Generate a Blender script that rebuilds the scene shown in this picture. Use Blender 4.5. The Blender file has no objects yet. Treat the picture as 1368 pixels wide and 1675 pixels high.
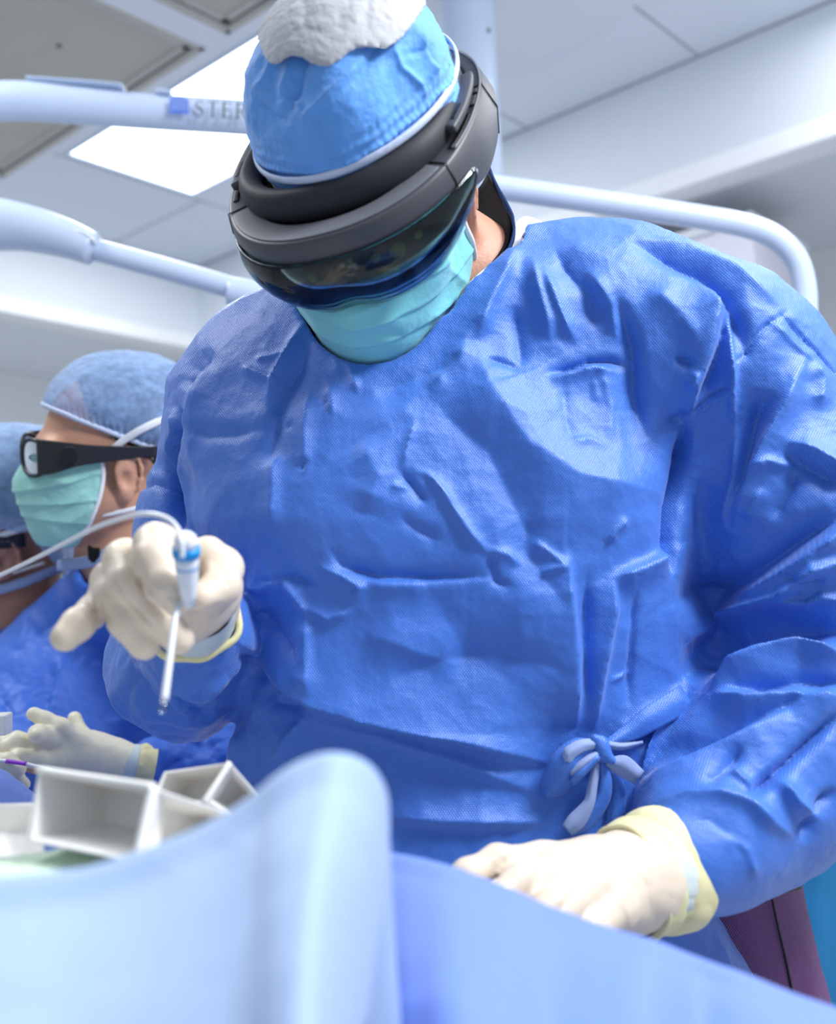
import bpy, math, random
import numpy as np
from mathutils import Vector, Matrix
from mathutils.bvhtree import BVHTree
random.seed(4); np.random.seed(4)
# ------------------------------------------------------------------ camera
F_PX, CX, CY = 1744.0, 684.0, 837.5
CAM_Z = 1.25
up = np.array([-.0453*F_PX, F_PX, -183.0]); up /= np.linalg.norm(up)
fw = np.array([0, 0, -1.0]); yy = fw - (fw @ up)*up; yy /= np.linalg.norm(yy); xx = np.cross(yy, up)
RW = np.array([xx, yy, up])                      # world = RW @ camera vector
CAM = np.array([0, 0, CAM_Z])
sc = bpy.context.scene
cd = bpy.data.cameras.new('camera'); cam = bpy.data.objects.new('camera', cd); sc.collection.objects.link(cam)
m4 = Matrix.Identity(4)
for i in range(3):
    for j in range(3): m4[i][j] = RW[i, j]
    m4[i][3] = CAM[i]
cam.matrix_world = m4
cd.sensor_fit = 'HORIZONTAL'; cd.sensor_width = 36.0; cd.lens = F_PX/1368*36
cd.clip_start = .02
cd.dof.use_dof = True; cd.dof.focus_distance = .98; cd.dof.aperture_fstop = 5.0
sc.camera = cam
sc.view_settings.view_transform = 'Standard'; sc.view_settings.look = 'None'
sc.view_settings.exposure = 0.0; sc.view_settings.gamma = 1.0; sc.view_settings.use_curve_mapping = False
# ------------------------------------------------------------------ world + lights
w = bpy.data.worlds.new('world'); sc.world = w; w.use_nodes = True
w.node_tree.nodes['Background'].inputs[0].default_value = (.82, .90, 1.0, 1)
w.node_tree.nodes['Background'].inputs[1].default_value = .62
def area(name, loc, target, sx, sy, power, col=(.97, .985, 1)):
    l = bpy.data.lights.new(name, 'AREA'); l.shape = 'RECTANGLE'; l.size = sx; l.size_y = sy; l.energy = power; l.color = col
    o = bpy.data.objects.new(name, l); sc.collection.objects.link(o); o.location = loc
    o.rotation_euler = (Vector(target)-Vector(loc)).to_track_quat('-Z', 'Y').to_euler()
    return o
area('overhead_area_lamp', (.95, .35, 2.86), (.95, .35, 0), .6, 1.2, 30)
area('surgical_light_lamp', (1.0, .25, 2.35), (.2, .95, 1.25), .32, .32, 26)
area('overhead_area_lamp', (-1.3, 1.3, 2.86), (-1.3, 1.3, 0), .6, 1.2, 24)
area('overhead_area_lamp', (-.75, 3.3, 2.88), (-.75, 3.3, 0), .5, .9, 22)
area('overhead_area_lamp', (1.3, 2.0, 2.86), (1.3, 2.0, 0), .6, 1.2, 12)  # added fill lamp to brighten the right header, no fixture there
# ------------------------------------------------------------------ helpers
def P(x, y, d):
    """world point seen at photo position (x, y) at depth d metres"""
    return CAM + RW @ np.array([(x-CX)/F_PX*d, -(y-CY)/F_PX*d, -d])
def Vd(x, y, z): return RW @ np.array([x, y, z])     # camera axes direction to world
def proj(co):
    c = (co-CAM) @ RW
    d = -c[:, 2]
    return CX + c[:, 0]/d*F_PX, CY - c[:, 1]/d*F_PX, d
def px(d): return d/F_PX
M = {}
def mat(name, col, rough=.5, spec=.5, metal=0, noise=0, nscale=20, bump=0, bscale=200, coat=0, trans=0, sss=0, sheen=0, alpha=1, weave=0, emis=None, emis_s=0, ior=1.45, wscale=900):
    m = bpy.data.materials.new(name); m.use_nodes = True; nt = m.node_tree; b = nt.nodes['Principled BSDF']
    I = b.inputs
    I['Base Color'].default_value = (*col, 1); I['Roughness'].default_value = rough; I['Metallic'].default_value = metal
    I['Specular IOR Level'].default_value = spec; I['Coat Weight'].default_value = coat; I['Transmission Weight'].default_value = trans
    I['Subsurface Weight'].default_value = sss; I['Subsurface Radius'].default_value = (.01, .006, .004); I['Subsurface Scale'].default_value = 1
    I['Sheen Weight'].default_value = sheen; I['Alpha'].default_value = alpha; I['IOR'].default_value = ior
    if emis: I['Emission Color'].default_value = (*emis, 1); I['Emission Strength'].default_value = emis_s
    tc = nt.nodes.new('ShaderNodeTexCoord')
    n = nt.nodes.new('ShaderNodeTexNoise'); n.inputs['Scale'].default_value = nscale; n.inputs['Detail'].default_value = 6
    nt.links.new(tc.outputs['Object'], n.inputs['Vector'])
    mx = nt.nodes.new('ShaderNodeMix'); mx.data_type = 'RGBA'
    mx.inputs[6].default_value = (*[max(0, c*(1-noise)) for c in col], 1); mx.inputs[7].default_value = (*[min(1, c*(1+noise)) for c in col], 1)
    nt.links.new(n.outputs['Fac'], mx.inputs[0]); nt.links.new(mx.outputs[2], I['Base Color'])
    last = None
    if bump:
        n2 = nt.nodes.new('ShaderNodeTexNoise'); n2.inputs['Scale'].default_value = bscale; n2.inputs['Detail'].default_value = 4
        nt.links.new(tc.outputs['Object'], n2.inputs['Vector'])
        bp = nt.nodes.new('ShaderNodeBump'); bp.inputs['Strength'].default_value = bump; bp.inputs['Distance'].default_value = .002
        nt.links.new(n2.outputs['Fac'], bp.inputs['Height']); last = bp
    if weave:
        hs = []
        for rot in (.6, -.6):
            mp = nt.nodes.new('ShaderNodeMapping'); mp.inputs['Rotation'].default_value = (0, rot, 0)
            nt.links.new(tc.outputs['Object'], mp.inputs['Vector'])
            wv = nt.nodes.new('ShaderNodeTexWave'); wv.bands_direction = 'X'; wv.inputs['Scale'].default_value = wscale/6.283*2
            nt.links.new(mp.outputs[0], wv.inputs['Vector']); hs.append(wv)
        mu = nt.nodes.new('ShaderNodeMath'); mu.operation = 'MULTIPLY'
        nt.links.new(hs[0].outputs['Fac'], mu.inputs[0]); nt.links.new(hs[1].outputs['Fac'], mu.inputs[1])
        bp = nt.nodes.new('ShaderNodeBump'); bp.inputs['Strength'].default_value = weave; bp.inputs['Distance'].default_value = .0009
        nt.links.new(mu.outputs[0], bp.inputs['Height'])
        if last: nt.links.new(last.outputs[0], bp.inputs['Normal'])
        last = bp
    if last: nt.links.new(last.outputs[0], I['Normal'])
    M[name] = m; return m
mat('gown', (.034, .160, .62), .46, .85, noise=.07, nscale=9, bump=.30, bscale=170, weave=.36, wscale=560, sheen=.2)
mat('gown_far', (.04, .15, .62), .5, .5, noise=.08, nscale=9, bump=.3, bscale=150, sheen=.15)
mat('gown_lining', (.30, .40, .70), .6, .3, noise=.1, nscale=60, weave=.5, sheen=.2)
mat('drape_light', (.33, .46, .70), .6, .3, noise=.04, nscale=6, sheen=.2)
mat('drape_blue', (.16, .26, .68), .6, .35, noise=.04, nscale=6, sheen=.2)
mat('drape_teal', (.02, .19, .42), .6, .35, noise=.1, nscale=9, bump=.2)
mat('cap_blue', (.12, .35, .82), .65, .3, noise=.22, nscale=45, bump=.6, bscale=160, sheen=.3)
mat('cap_white', (.46, .47, .50), .7, .3, noise=.15, nscale=50, bump=.6, bscale=150, sheen=.2)
mat('piping', (.55, .62, .80), .6, .3, noise=.1, nscale=80, bump=.3)
mat('mask_teal', (.20, .60, .66), .6, .3, noise=.1, nscale=14, bump=.25, bscale=300, sheen=.2)
mat('mask_green', (.33, .66, .60), .6, .3, noise=.1, nscale=14, bump=.3, bscale=300, sheen=.2)
mat('white_cloth', (.78, .80, .83), .7, .3, noise=.06, bump=.2)
mat('skin', (.52, .26, .18), .48, .45, noise=.16, nscale=35, bump=.25, bscale=350, sss=.12)
mat('skin_tan', (.56, .30, .20), .48, .45, noise=.14, nscale=35, bump=.25, bscale=350, sss=.12)
mat('glove', (.74, .63, .50), .42, .5, noise=.05, nscale=25, bump=.12, bscale=120, sss=.15, coat=.1)
mat('glove_far', (.86, .80, .60), .45, .5, noise=.07, nscale=25, bump=.12, bscale=120, sss=.1, coat=.1)
mat('cuff', (.76, .70, .40), .5, .4, noise=.08, nscale=40, bump=.2, bscale=140, sss=.1)
mat('cuff_inner', (.62, .70, .68), .5, .4, noise=.08, nscale=40, bump=.2, bscale=140)
mat('denim', (.012, .035, .12), .85, .2, noise=.5, nscale=300, bump=.4, bscale=600)
mat('black_cloth', (.012, .012, .015), .8, .2, noise=.3)
mat('black_trim', (.012, .012, .014), .5, .4, noise=.3)
mat('lead_purple', (.17, .065, .20), .45, .45, noise=.12, nscale=30, bump=.3, bscale=200, weave=.6, wscale=500)
mat('headset_shell', (.062, .066, .08), .42, .5, noise=.06, nscale=40, bump=.05, bscale=900)
mat('headset_shell_lit', (.15, .155, .18), .38, .5, noise=.05, nscale=40)  # lighter copy of the shell, light falling on the top painted in
mat('headset_pad', (.024, .026, .033), .6, .4, noise=.08, nscale=40)
mat('headset_black', (.006, .006, .008), .4, .5, noise=.2)
mat('amber_reflection', (.28, .30, .09), .25, .7, noise=.6, nscale=90)  # yellowish reflections in the visor optics, painted as a colour
mat('black_plastic', (.016, .016, .02), .42, .5, noise=.1)
mat('white_plastic', (.80, .83, .88), .28, .5, noise=.02, coat=.2)
mat('white_paint', (.52, .62, .80), .3, .5, noise=.03, coat=.3)
mat('blue_plastic', (.0, .30, .72), .3, .5, noise=.05)
mat('steel', (.75, .75, .78), .18, .5, metal=1, noise=.05)
mat('violet', (.35, .04, .62), .4, .5, noise=.05)
mat('tray', (.93, .91, .86), .4, .4, noise=.03, nscale=10, sss=.1)
mat('tray_green', (.62, .78, .60), .5, .4, noise=.2, nscale=8)
mat('ceiling_tile', (.76, .81, .90), .8, .25, noise=.03, nscale=3, bump=.05)
mat('seam', (.42, .45, .5), .8, .2, noise=.1)
mat('wall', (.80, .83, .85), .75, .25, noise=.04, nscale=2)
mat('header', (.76, .81, .87), .7, .25, noise=.04, nscale=2)
mat('lip_lit', (.9, .92, .94), .6, .3, noise=.03)  # lamp light on the header's lower band put into a lighter colour
mat('soffit', (.78, .81, .86), .7, .25, noise=.04, nscale=2)
mat('floor', (.62, .64, .66), .4, .4, noise=.08, nscale=6)
mat('panel_grey', (.50, .49, .45), .75, .25, noise=.08, nscale=6, bump=.1, bscale=400)
mat('panel_frame', (.52, .50, .48), .6, .3, noise=.08)
mat('shadow_gap', (.14, .13, .12), .8, .2, noise=.1)
mat('light_panel', (.9, .95, 1), .5, .3, noise=.01, emis=(.95, .99, 1), emis_s=3.2)
mat('logo_blue', (.08, .18, .70), .5, .4, noise=.05)
mat('logo_grey', (.10, .12, .14), .5, .4, noise=.05)
mat('duct', (.78, .77, .88), .6, .3, noise=.05, nscale=3)
mat('hair', (.02, .018, .016), .6, .4, noise=.4, nscale=200, bump=.5)
mat('eye_white', (.75, .74, .72), .2, .5, noise=.03)
mat('trousers', (.03, .08, .22), .8, .2, noise=.1)
mat('shoe', (.03, .03, .035), .5, .4, noise=.1)
def tinted(name, col, alpha_mix, rough=.03):
    m = bpy.data.materials.new(name); m.use_nodes = True; nt = m.node_tree; nt.nodes.clear()
    out = nt.nodes.new('ShaderNodeOutputMaterial'); tr = nt.nodes.new('ShaderNodeBsdfTransparent'); gl = nt.nodes.new('ShaderNodeBsdfGlossy')
    tc = nt.nodes.new('ShaderNodeTexCoord'); nz = nt.nodes.new('ShaderNodeTexNoise'); nz.inputs['Scale'].default_value = 25
    nt.links.new(tc.outputs['Object'], nz.inputs['Vector'])
    cr = nt.nodes.new('ShaderNodeMix'); cr.data_type = 'RGBA'
    cr.inputs[6].default_value = (*[c*.93 for c in col], 1); cr.inputs[7].default_value = (*[min(1, c*1.07) for c in col], 1)
    nt.links.new(nz.outputs['Fac'], cr.inputs[0]); nt.links.new(cr.outputs[2], tr.inputs[0])
    gl.inputs['Roughness'].default_value = rough; gl.inputs['Color'].default_value = (.9, .95, 1, 1)
    fr = nt.nodes.new('ShaderNodeFresnel'); fr.inputs['IOR'].default_value = 1.36
    ad = nt.nodes.new('ShaderNodeMath'); ad.operation = 'ADD'; ad.inputs[1].default_value = alpha_mix; ad.use_clamp = True
    mx = nt.nodes.new('ShaderNodeMixShader')
    nt.links.new(fr.outputs[0], ad.inputs[0]); nt.links.new(ad.outputs[0], mx.inputs[0]); nt.links.new(tr.outputs[0], mx.inputs[1]); nt.links.new(gl.outputs[0], mx.inputs[2])
    nt.links.new(mx.outputs[0], out.inputs[0]); M[name] = m
tinted('visor_tint', (.55, .63, .61), .006)
tinted('lens_clear', (.75, .8, .9), .10)
def cap_sheer(name, col, op):
    """thin nonwoven fabric, partly see-through"""
    m = mat(name, col, .7, .3, noise=.12, nscale=14, bump=.5, bscale=120, sheen=.3)
    nt = m.node_tree; b = nt.nodes['Principled BSDF']; n = nt.nodes.new('ShaderNodeTexNoise'); n.inputs['Scale'].default_value = 16
    n.inputs['Detail'].default_value = 5; n.inputs['Roughness'].default_value = .65
    mr = nt.nodes.new('ShaderNodeMapRange'); mr.inputs['From Min'].default_value = .35; mr.inputs['From Max'].default_value = .68
    mr.inputs['To Min'].default_value = op-.14; mr.inputs['To Max'].default_value = op+.14
    nt.links.new(n.outputs['Fac'], mr.inputs[0]); nt.links.new(mr.outputs[0], b.inputs['Alpha'])
cap_sheer('cap_sheer', (.30, .47, .78), .60)
cap_sheer('crown_sheer', (.74, .74, .76), .72)

def link(name, me, mt, parent=None, smooth=True):
    o = bpy.data.objects.new(name, me); sc.collection.objects.link(o)
    if mt: me.materials.append(M[mt])
    if smooth: me.polygons.foreach_set('use_smooth', [True]*len(me.polygons))
    if parent is not None:
        o.parent = parent; o.matrix_parent_inverse = Matrix.Translation(parent.location).inverted()
    return o
def root(name, loc, label, cat, group=None):
    o = bpy.data.objects.new(name, None); sc.collection.objects.link(o); o.location = Vector(loc); o.empty_display_size = .05
    o['label'] = label; o['category'] = cat
    if group: o['group'] = group
    return o
def tag(o, label, cat, group=None):
    o['label'] = label; o['category'] = cat
    if group: o['group'] = group
    return o
def from_arrays(name, V, Fq, mt, parent=None, smooth=True):
    me = bpy.data.meshes.new(name)
    V = np.asarray(V, dtype=np.float32); 
    if isinstance(Fq, np.ndarray):
        n = len(Fq); k = Fq.shape[1]
        me.vertices.add(len(V)); me.vertices.foreach_set('co', V.ravel())
        me.loops.add(n*k); me.loops.foreach_set('vertex_index', Fq.astype(np.int32).ravel())
        me.polygons.add(n); me.polygons.foreach_set('loop_start', np.arange(0, n*k, k, dtype=np.int32))
        me.update(calc_edges=True)
    else:
        me.from_pydata([tuple(map(float, v)) for v in V], [], [tuple(map(int, f)) for f in Fq]); me.update()
    return link(name, me, mt, parent, smooth)
def mod_apply(o, *mods):
    for typ, kw in mods:
        md = o.modifiers.new(typ, typ)
        for k, v in kw.items(): setattr(md, k, v)
    dg = bpy.context.evaluated_depsgraph_get(); ev = o.evaluated_get(dg)
    me = bpy.data.meshes.new_from_object(ev); o.modifiers.clear(); old = o.data; o.data = me; bpy.data.meshes.remove(old)
    return o
# ---- signed distance modelling -------------------------------------------------
def capsule(a, b, r1, r2=None, flat=None):
    a = np.asarray(a, float); b = np.asarray(b, float); r2 = r1 if r2 is None else r2
    ab = b-a; L2 = ab @ ab + 1e-12
    def f(p):
        h = np.clip(((p-a) @ ab)/L2, 0, 1)
        return np.linalg.norm(p-(a+h[:, None]*ab), axis=1) - (r1+(r2-r1)*h)
    return f
def ellipsoid(c, R, r):
    c = np.asarray(c, float); R = np.asarray(R, float); r = np.asarray(r, float)
    def f(p):
        q = (p-c) @ R.T
        k0 = np.linalg.norm(q/r, axis=1); k1 = np.linalg.norm(q/(r*r), axis=1)+1e-9
        return k0*(k0-1)/k1
    return f
def chain(pts, k=None):
    """pts: (world point, radius)"""
    return [capsule(pts[i][0], pts[i+1][0], pts[i][1], pts[i+1][1]) for i in range(len(pts)-1)]
def smin(a, b, k):
    if k <= 0: return np.minimum(a, b)
    h = np.clip(.5+.5*(b-a)/k, 0, 1); return b+(a-b)*h-k*h*(1-h)
def union(fs, k=.01):
    def f(p):
        d = fs[0](p)
        for g in fs[1:]:
            d = smin(d, g(p), k)
        return d
    return f
def smax(a, b, k): return -smin(-a, -b, k)
def grid_mesh(f, lo, hi, h):
    lo = np.asarray(lo, float); hi = np.asarray(hi, float); B = 8
    n = np.maximum(1, np.ceil((hi-lo)/(h*B)).astype(int)); N = n*B
    c = np.stack(np.meshgrid(*[np.arange(k) for k in n], indexing='ij'), -1).reshape(-1, 3)
    cen = lo+(c*B+(B-1)/2)*h
    d = np.concatenate([f(cen[i:i+200000]) for i in range(0, len(cen), 200000)])
    vals = np.full(tuple(N), 1.0, np.float32)
    act = np.abs(d) < h*B*1.25
    loc = np.stack(np.meshgrid(*[np.arange(B)]*3, indexing='ij'), -1).reshape(-1, 3)
    neg = c[(~act) & (d < 0)]
    for b in neg: vals[b[0]*B:b[0]*B+B, b[1]*B:b[1]*B+B, b[2]*B:b[2]*B+B] = -1
    ac = c[act]
    for i in range(0, len(ac), 400):
        idx = (ac[i:i+400, None, :]*B+loc[None]).reshape(-1, 3)
        vals[idx[:, 0], idx[:, 1], idx[:, 2]] = f(lo+idx*h)
    # surface nets
    s = vals < 0
    cnt = np.zeros(tuple(N-1), np.int8)
    for dx in (0, 1):
        for dy in (0, 1):
            for dz in (0, 1):
                cnt += s[dx:N[0]-1+dx, dy:N[1]-1+dy, dz:N[2]-1+dz]
    cells = np.argwhere((cnt > 0) & (cnt < 8)); ids = np.full(tuple(N-1), -1, np.int32)
    ids[tuple(cells.T)] = np.arange(len(cells))
    acc = np.zeros((len(cells), 3)); num = np.zeros(len(cells))
    co = [np.array([(i >> 2) & 1, (i >> 1) & 1, i & 1]) for i in range(8)]
    for a in range(8):
        for b in range(a+1, 8):
            df = co[b]-co[a]
            if np.abs(df).sum() != 1: continue
            va = vals[tuple((cells+co[a]).T)]; vb = vals[tuple((cells+co[b]).T)]
            m_ = (va < 0) != (vb < 0); t = np.where(m_, va/(va-vb+1e-12), 0)
            acc += np.where(m_[:, None], co[a]+t[:, None]*df, 0); num += m_
    V = lo+(cells+acc/num[:, None])*h
    F = []
    for ax in range(3):
        o1, o2 = [(1, 2), (2, 0), (0, 1)][ax]
        sl0 = [slice(None)]*3; sl1 = [slice(None)]*3; sl0[ax] = slice(0, -1); sl1[ax] = slice(1, None)
        e = np.argwhere(s[tuple(sl0)] != s[tuple(sl1)])
        e = e[(e[:, o1] > 0) & (e[:, o2] > 0) & (e[:, o1] < N[o1]-1) & (e[:, o2] < N[o2]-1)]
        if not len(e): continue
        u1 = np.zeros(3, int); u1[o1] = 1; u2 = np.zeros(3, int); u2[o2] = 1
        q = np.stack([ids[tuple((e-u1-u2).T)], ids[tuple((e-u2).T)], ids[tuple(e.T)], ids[tuple((e-u1).T)]], 1)
        fl = ~s[tuple(e.T)]
        q[fl] = q[fl][:, ::-1]; F.append(q)
    F = np.concatenate(F); F = F[(F >= 0).all(1)]
    return V, F
def sdf_obj(name, f, lo, hi, h, mt, parent=None, sub=0, smooth=0):
    V, F = grid_mesh(f, lo, hi, h)
    o = from_arrays(name, V, F, mt, parent)
    ms = []
    if smooth: ms.append(('SMOOTH', dict(iterations=smooth, factor=.5)))
    if sub: ms.append(('SUBSURF', dict(levels=sub, render_levels=sub)))
    if ms: mod_apply(o, *ms); o.data.polygons.foreach_set('use_smooth', [True]*len(o.data.polygons))
    return o
def bounds(pts, pad):
    a = np.array([np.asarray(p, float) for p in pts]); return a.min(0)-pad, a.max(0)+pad
def get_v(o):
    n = len(o.data.vertices); V = np.empty(n*3, np.float32); N = np.empty(n*3, np.float32)
    o.data.vertices.foreach_get('co', V); o.data.vertex_normals.foreach_get('vector', N)
    return V.reshape(-1, 3).astype(float), N.reshape(-1, 3).astype(float)
def set_v(o, V):
    o.data.vertices.foreach_set('co', V.astype(np.float32).ravel()); o.data.update()
def hash3(i):
    x = (i[..., 0].astype(np.uint32)*np.uint32(374761393)) ^ (i[..., 1].astype(np.uint32)*np.uint32(668265263)) ^ (i[..., 2].astype(np.uint32)*np.uint32(2246822519))
    x = (x ^ (x >> 13))*np.uint32(1274126177); return (x ^ (x >> 16))
def perlin(p):
    i = np.floor(p).astype(np.int64); f = p-i; u = f*f*f*(f*(f*6-15)+10); r = 0
    for dx in (0, 1):
        for dy in (0, 1):
            for dz in (0, 1):
                hh = hash3(i+np.array([dx, dy, dz])); g = np.stack([(hh & 1023)/511.5-1, ((hh >> 10) & 1023)/511.5-1, ((hh >> 20) & 1023)/511.5-1], -1)
                w_ = (u[:, 0] if dx else 1-u[:, 0])*(u[:, 1] if dy else 1-u[:, 1])*(u[:, 2] if dz else 1-u[:, 2])
                r = r+w_*((f-np.array([dx, dy, dz]))*g).sum(-1)
    return r
def crumple(p, s, seed=0, sharp=1.0):
    """creased-paper relief, about -1..1"""
    q = p/s+seed*7.3
    wq = np.stack([perlin(q*.7+11), perlin(q*.7+23), perlin(q*.7+37)], -1)
    q = q+wq*.9
    a = np.abs(perlin(q)); b = np.abs(perlin(q*1.9+5))
    return (a**sharp*1.6+.5*b**sharp)-.45
def worley(p, s, seed=0, warp=.35):
    q = p/s+seed*5.1
    q = q+warp*np.stack([perlin(q*.8+3), perlin(q*.8+17), perlin(q*.8+31)], -1)
    i = np.floor(q).astype(np.int64); best = np.full(len(q), 9.0)
    for dx in (-1, 0, 1):
        for dy in (-1, 0, 1):
            for dz in (-1, 0, 1):
                c = i+np.array([dx, dy, dz]); hh = hash3(c+seed)
                pt = c+np.stack([(hh & 1023)/1023., ((hh >> 10) & 1023)/1023., ((hh >> 20) & 1023)/1023.], -1)
                best = np.minimum(best, ((q-pt)**2).sum(-1))
    return best-.3
def stroke_disp(X, Y, S):
    """S: list of (pts, amp_mm, w_neg_px, w_pos_px); positive side is right of travel (below when going right)"""
    D = np.zeros(len(X))
    for pts, amp, wn, wp in S:
        pts = np.array(pts, float); W = max(wn, wp)*2.6
        m_ = (X > pts[:, 0].min()-W) & (X < pts[:, 0].max()+W) & (Y > pts[:, 1].min()-W) & (Y < pts[:, 1].max()+W)
        if not m_.any(): continue
        x = X[m_]; y = Y[m_]; best = np.full(len(x), 1e9); sg = np.zeros(len(x)); tt = np.zeros(len(x))
        L = np.r_[0, np.cumsum(np.linalg.norm(np.diff(pts, axis=0), axis=1))]
        for i in range(len(pts)-1):
            a = pts[i]; ab = pts[i+1]-a; l = np.hypot(*ab)
            h = ((x-a[0])*ab[0]+(y-a[1])*ab[1])/(l*l); hc = np.clip(h, 0, 1)
            ex = x-a[0]-hc*ab[0]; ey = y-a[1]-hc*ab[1]; d = np.hypot(ex, ey)
            c = (ab[0]*(y-a[1])-ab[1]*(x-a[0]))/l
            k = d < best; best[k] = d[k]; sg[k] = c[k]; tt[k] = ((L[i]+hc*l)/L[-1])[k]
        wd = np.where(sg > 0, wp, wn)
        prof = np.exp(-(best/wd)**1.25)
        end = np.minimum(1, np.minimum(tt, 1-tt)*4+.12)
        D[m_] += amp*.001*prof*end
    return D
# ---- curves, tubes, boxes --------------------------------------------------------
def catmull(pts, n=8):
    pts = [np.asarray(p, float) for p in pts]
    if len(pts) < 3: 
        return [pts[0]+(pts[-1]-pts[0])*t for t in np.linspace(0, 1, n+1)]
    out = []; q = [2*pts[0]-pts[1]]+pts+[2*pts[-1]-pts[-2]]
    for i in range(1, len(q)-2):
        for t in np.arange(n)/n:
            out.append(.5*((2*q[i])+(q[i+1]-q[i-1])*t+(2*q[i-1]-5*q[i]+4*q[i+1]-q[i+2])*t*t+(3*q[i]-q[i-1]-3*q[i+1]+q[i+2])*t**3))
    out.append(pts[-1]); return out
def sweep(pts, radii, seg=12, closed=False, section=None, upv=None, capends=True):
    """returns V, F; section: list of (u, v) multipliers; radii: list of r or (ru, rv)"""
    pts = [np.asarray(p, float) for p in pts]; n = len(pts)
    V = []; F = []; ref = np.asarray(upv if upv is not None else (0, 0, 1.0), float)
    sec = section or [(math.cos(2*math.pi*k/seg), math.sin(2*math.pi*k/seg)) for k in range(seg)]
    seg = len(sec); prevu = None
    for i in range(n):
        t = pts[(i+1) % n]-pts[i-1] if closed else pts[min(i+1, n-1)]-pts[max(i-1, 0)]
        t /= np.linalg.norm(t)+1e-12
        if upv is not None or prevu is None:
            r_ = ref if abs(ref @ t) < .97 else np.array([1., 0, 0]); u = r_-(r_ @ t)*t
        else: u = prevu-(prevu @ t)*t
        u /= np.linalg.norm(u)+1e-12; prevu = u; v = np.cross(t, u)
        r = radii[i] if hasattr(radii, '__len__') else radii
        ru, rv = r if hasattr(r, '__len__') else (r, r)
        for a, b in sec: V.append(pts[i]+u*a*ru+v*b*rv)
    for i in range(n if closed else n-1):
        for k in range(seg):
            a = i*seg+k; b = i*seg+(k+1) % seg; c = ((i+1) % n)*seg+(k+1) % seg; d = ((i+1) % n)*seg+k
            F.append((a, b, c, d))
    if not closed and capends:
        F.append(tuple(range(seg))[::-1]); F.append(tuple(range((n-1)*seg, n*seg)))
    return V, F
def tube(name, pts, r, mt, parent=None, seg=12, n=8, closed=False, upv=None, section=None):
    if hasattr(r, '__len__') and len(r) == len(pts):
        rr = [np.atleast_1d(np.asarray(x, float)) for x in r]; 
        rr = catmull([np.r_[x, x] if len(x) == 1 else x for x in rr], n); rr = [tuple(np.maximum(x, 1e-5)) for x in rr]
    elif hasattr(r, '__len__'): rr = [tuple(r)]*9999
    else: rr = [(r, r)]*9999
    c = catmull(pts, n)
    V, F = sweep(c, rr, seg, closed, upv=upv, section=section)
    return from_arrays(name, V, F, mt, parent)
SQ = [(1, 1), (-1, 1), (-1, -1), (1, -1)]
def boxv(o, a, b, c):
    o, a, b, c = [np.asarray(v, float) for v in (o, a, b, c)]
    V = [o+i*a+j*b+k*c for i in (0, 1) for j in (0, 1) for k in (0, 1)]
    return V, [(0, 1, 3, 2), (4, 6, 7, 5), (0, 4, 5, 1), (2, 3, 7, 6), (0, 2, 6, 4), (1, 5, 7, 3)]
def multi(name, parts, mt, parent=None, smooth=False, bevel=0):
    V = []; F = []
    for v, f in parts:
        n = len(V); V += list(v); F += [tuple(i+n for i in q) for q in f]
    o = from_arrays(name, V, F, mt, parent, smooth)
    import bmesh
    bm = bmesh.new(); bm.from_mesh(o.data); bmesh.ops.recalc_face_normals(bm, faces=bm.faces); bm.to_mesh(o.data); bm.free()
    if bevel: mod_apply(o, ('BEVEL', dict(width=bevel, segments=3, limit_method='ANGLE')))
    return o
def struct(o): o['kind'] = 'structure'; return o
def bvh(o):
    mw = o.matrix_world.copy()
    me = o.data; V = [v.co.copy() for v in me.vertices]
    return BVHTree.FromPolygons(V, [tuple(p.vertices) for p in me.polygons])
def hit(tree, x, y, off=0.0):
    dr = P(x, y, 1)-CAM; dr /= np.linalg.norm(dr)
    h = tree.ray_cast(Vector(CAM), Vector(dr))
    if h[0] is None: return None
    return np.array(h[0])-dr*off
# ================================================================== the room
az = math.radians(41.7)
eB = np.array([math.sin(az), math.cos(az), 0]); eA = np.array([-math.cos(az), math.sin(az), 0]); eZ = np.array([0, 0, 1.])
def R3(b, a, z): return eB*b+eA*a+eZ*z
def rbox(b0, b1, a0, a1, z0, z1): return boxv(R3(b0, a0, z0), eB*(b1-b0), eA*(a1-a0), eZ*(z1-z0))
H = 2.90; WB = 2.87; WA = 3.83; HB = 2.515; REC = .95
def nosm(name, parts, mt, parent=None, bevel=0): return multi(name, parts, mt, parent, False, bevel)
# ceiling with openings for the recessed panels and the light
def ceiling_with_holes():
    holes = [(1.16, 1.785, -.2, .6), (1.16, 1.785, .98, 2.215), (1.16, 1.785, 2.315, 3.50), (1.835, 2.375, 2.02, 3.185)]
    bs = sorted({-6.0, WB, *[v for h in holes for v in h[:2]]}); as_ = sorted({-4.0, WA, *[v for h in holes for v in h[2:]]})
    parts = []
    for i in range(len(bs)-1):
        for j in range(len(as_)-1):
            cb = (bs[i]+bs[i+1])/2; ca = (as_[j]+as_[j+1])/2
            if any(h[0] < cb < h[1] and h[2] < ca < h[3] for h in holes): continue
            parts.append(rbox(bs[i], bs[i+1], as_[j], as_[j+1], H, H+.03))
    return parts
ceil = struct(nosm('ceiling', ceiling_with_holes(), 'ceiling_tile'))
seams = []
for b, a0, a1 in ((2.42, -3.9, 2.0), (2.42, 3.2, 3.83), (1.81, .6, .98)): seams.append(rbox(b-.004, b+.004, a0, a1, H-.0015, H+.002))
for a in (-1.15, -.52, .1, .72, 1.345, 1.975, 3.2): seams.append(rbox(1.81, WB, a-.004, a+.004, H-.0015, H+.002))
seams.append(rbox(WB-.012, WB, -3.9, WA, H-.004, H+.002)); seams.append(rbox(-6, WB, WA-.012, WA, H-.004, H+.002))
struct(nosm('trim_1', seams, 'seam'))
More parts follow.
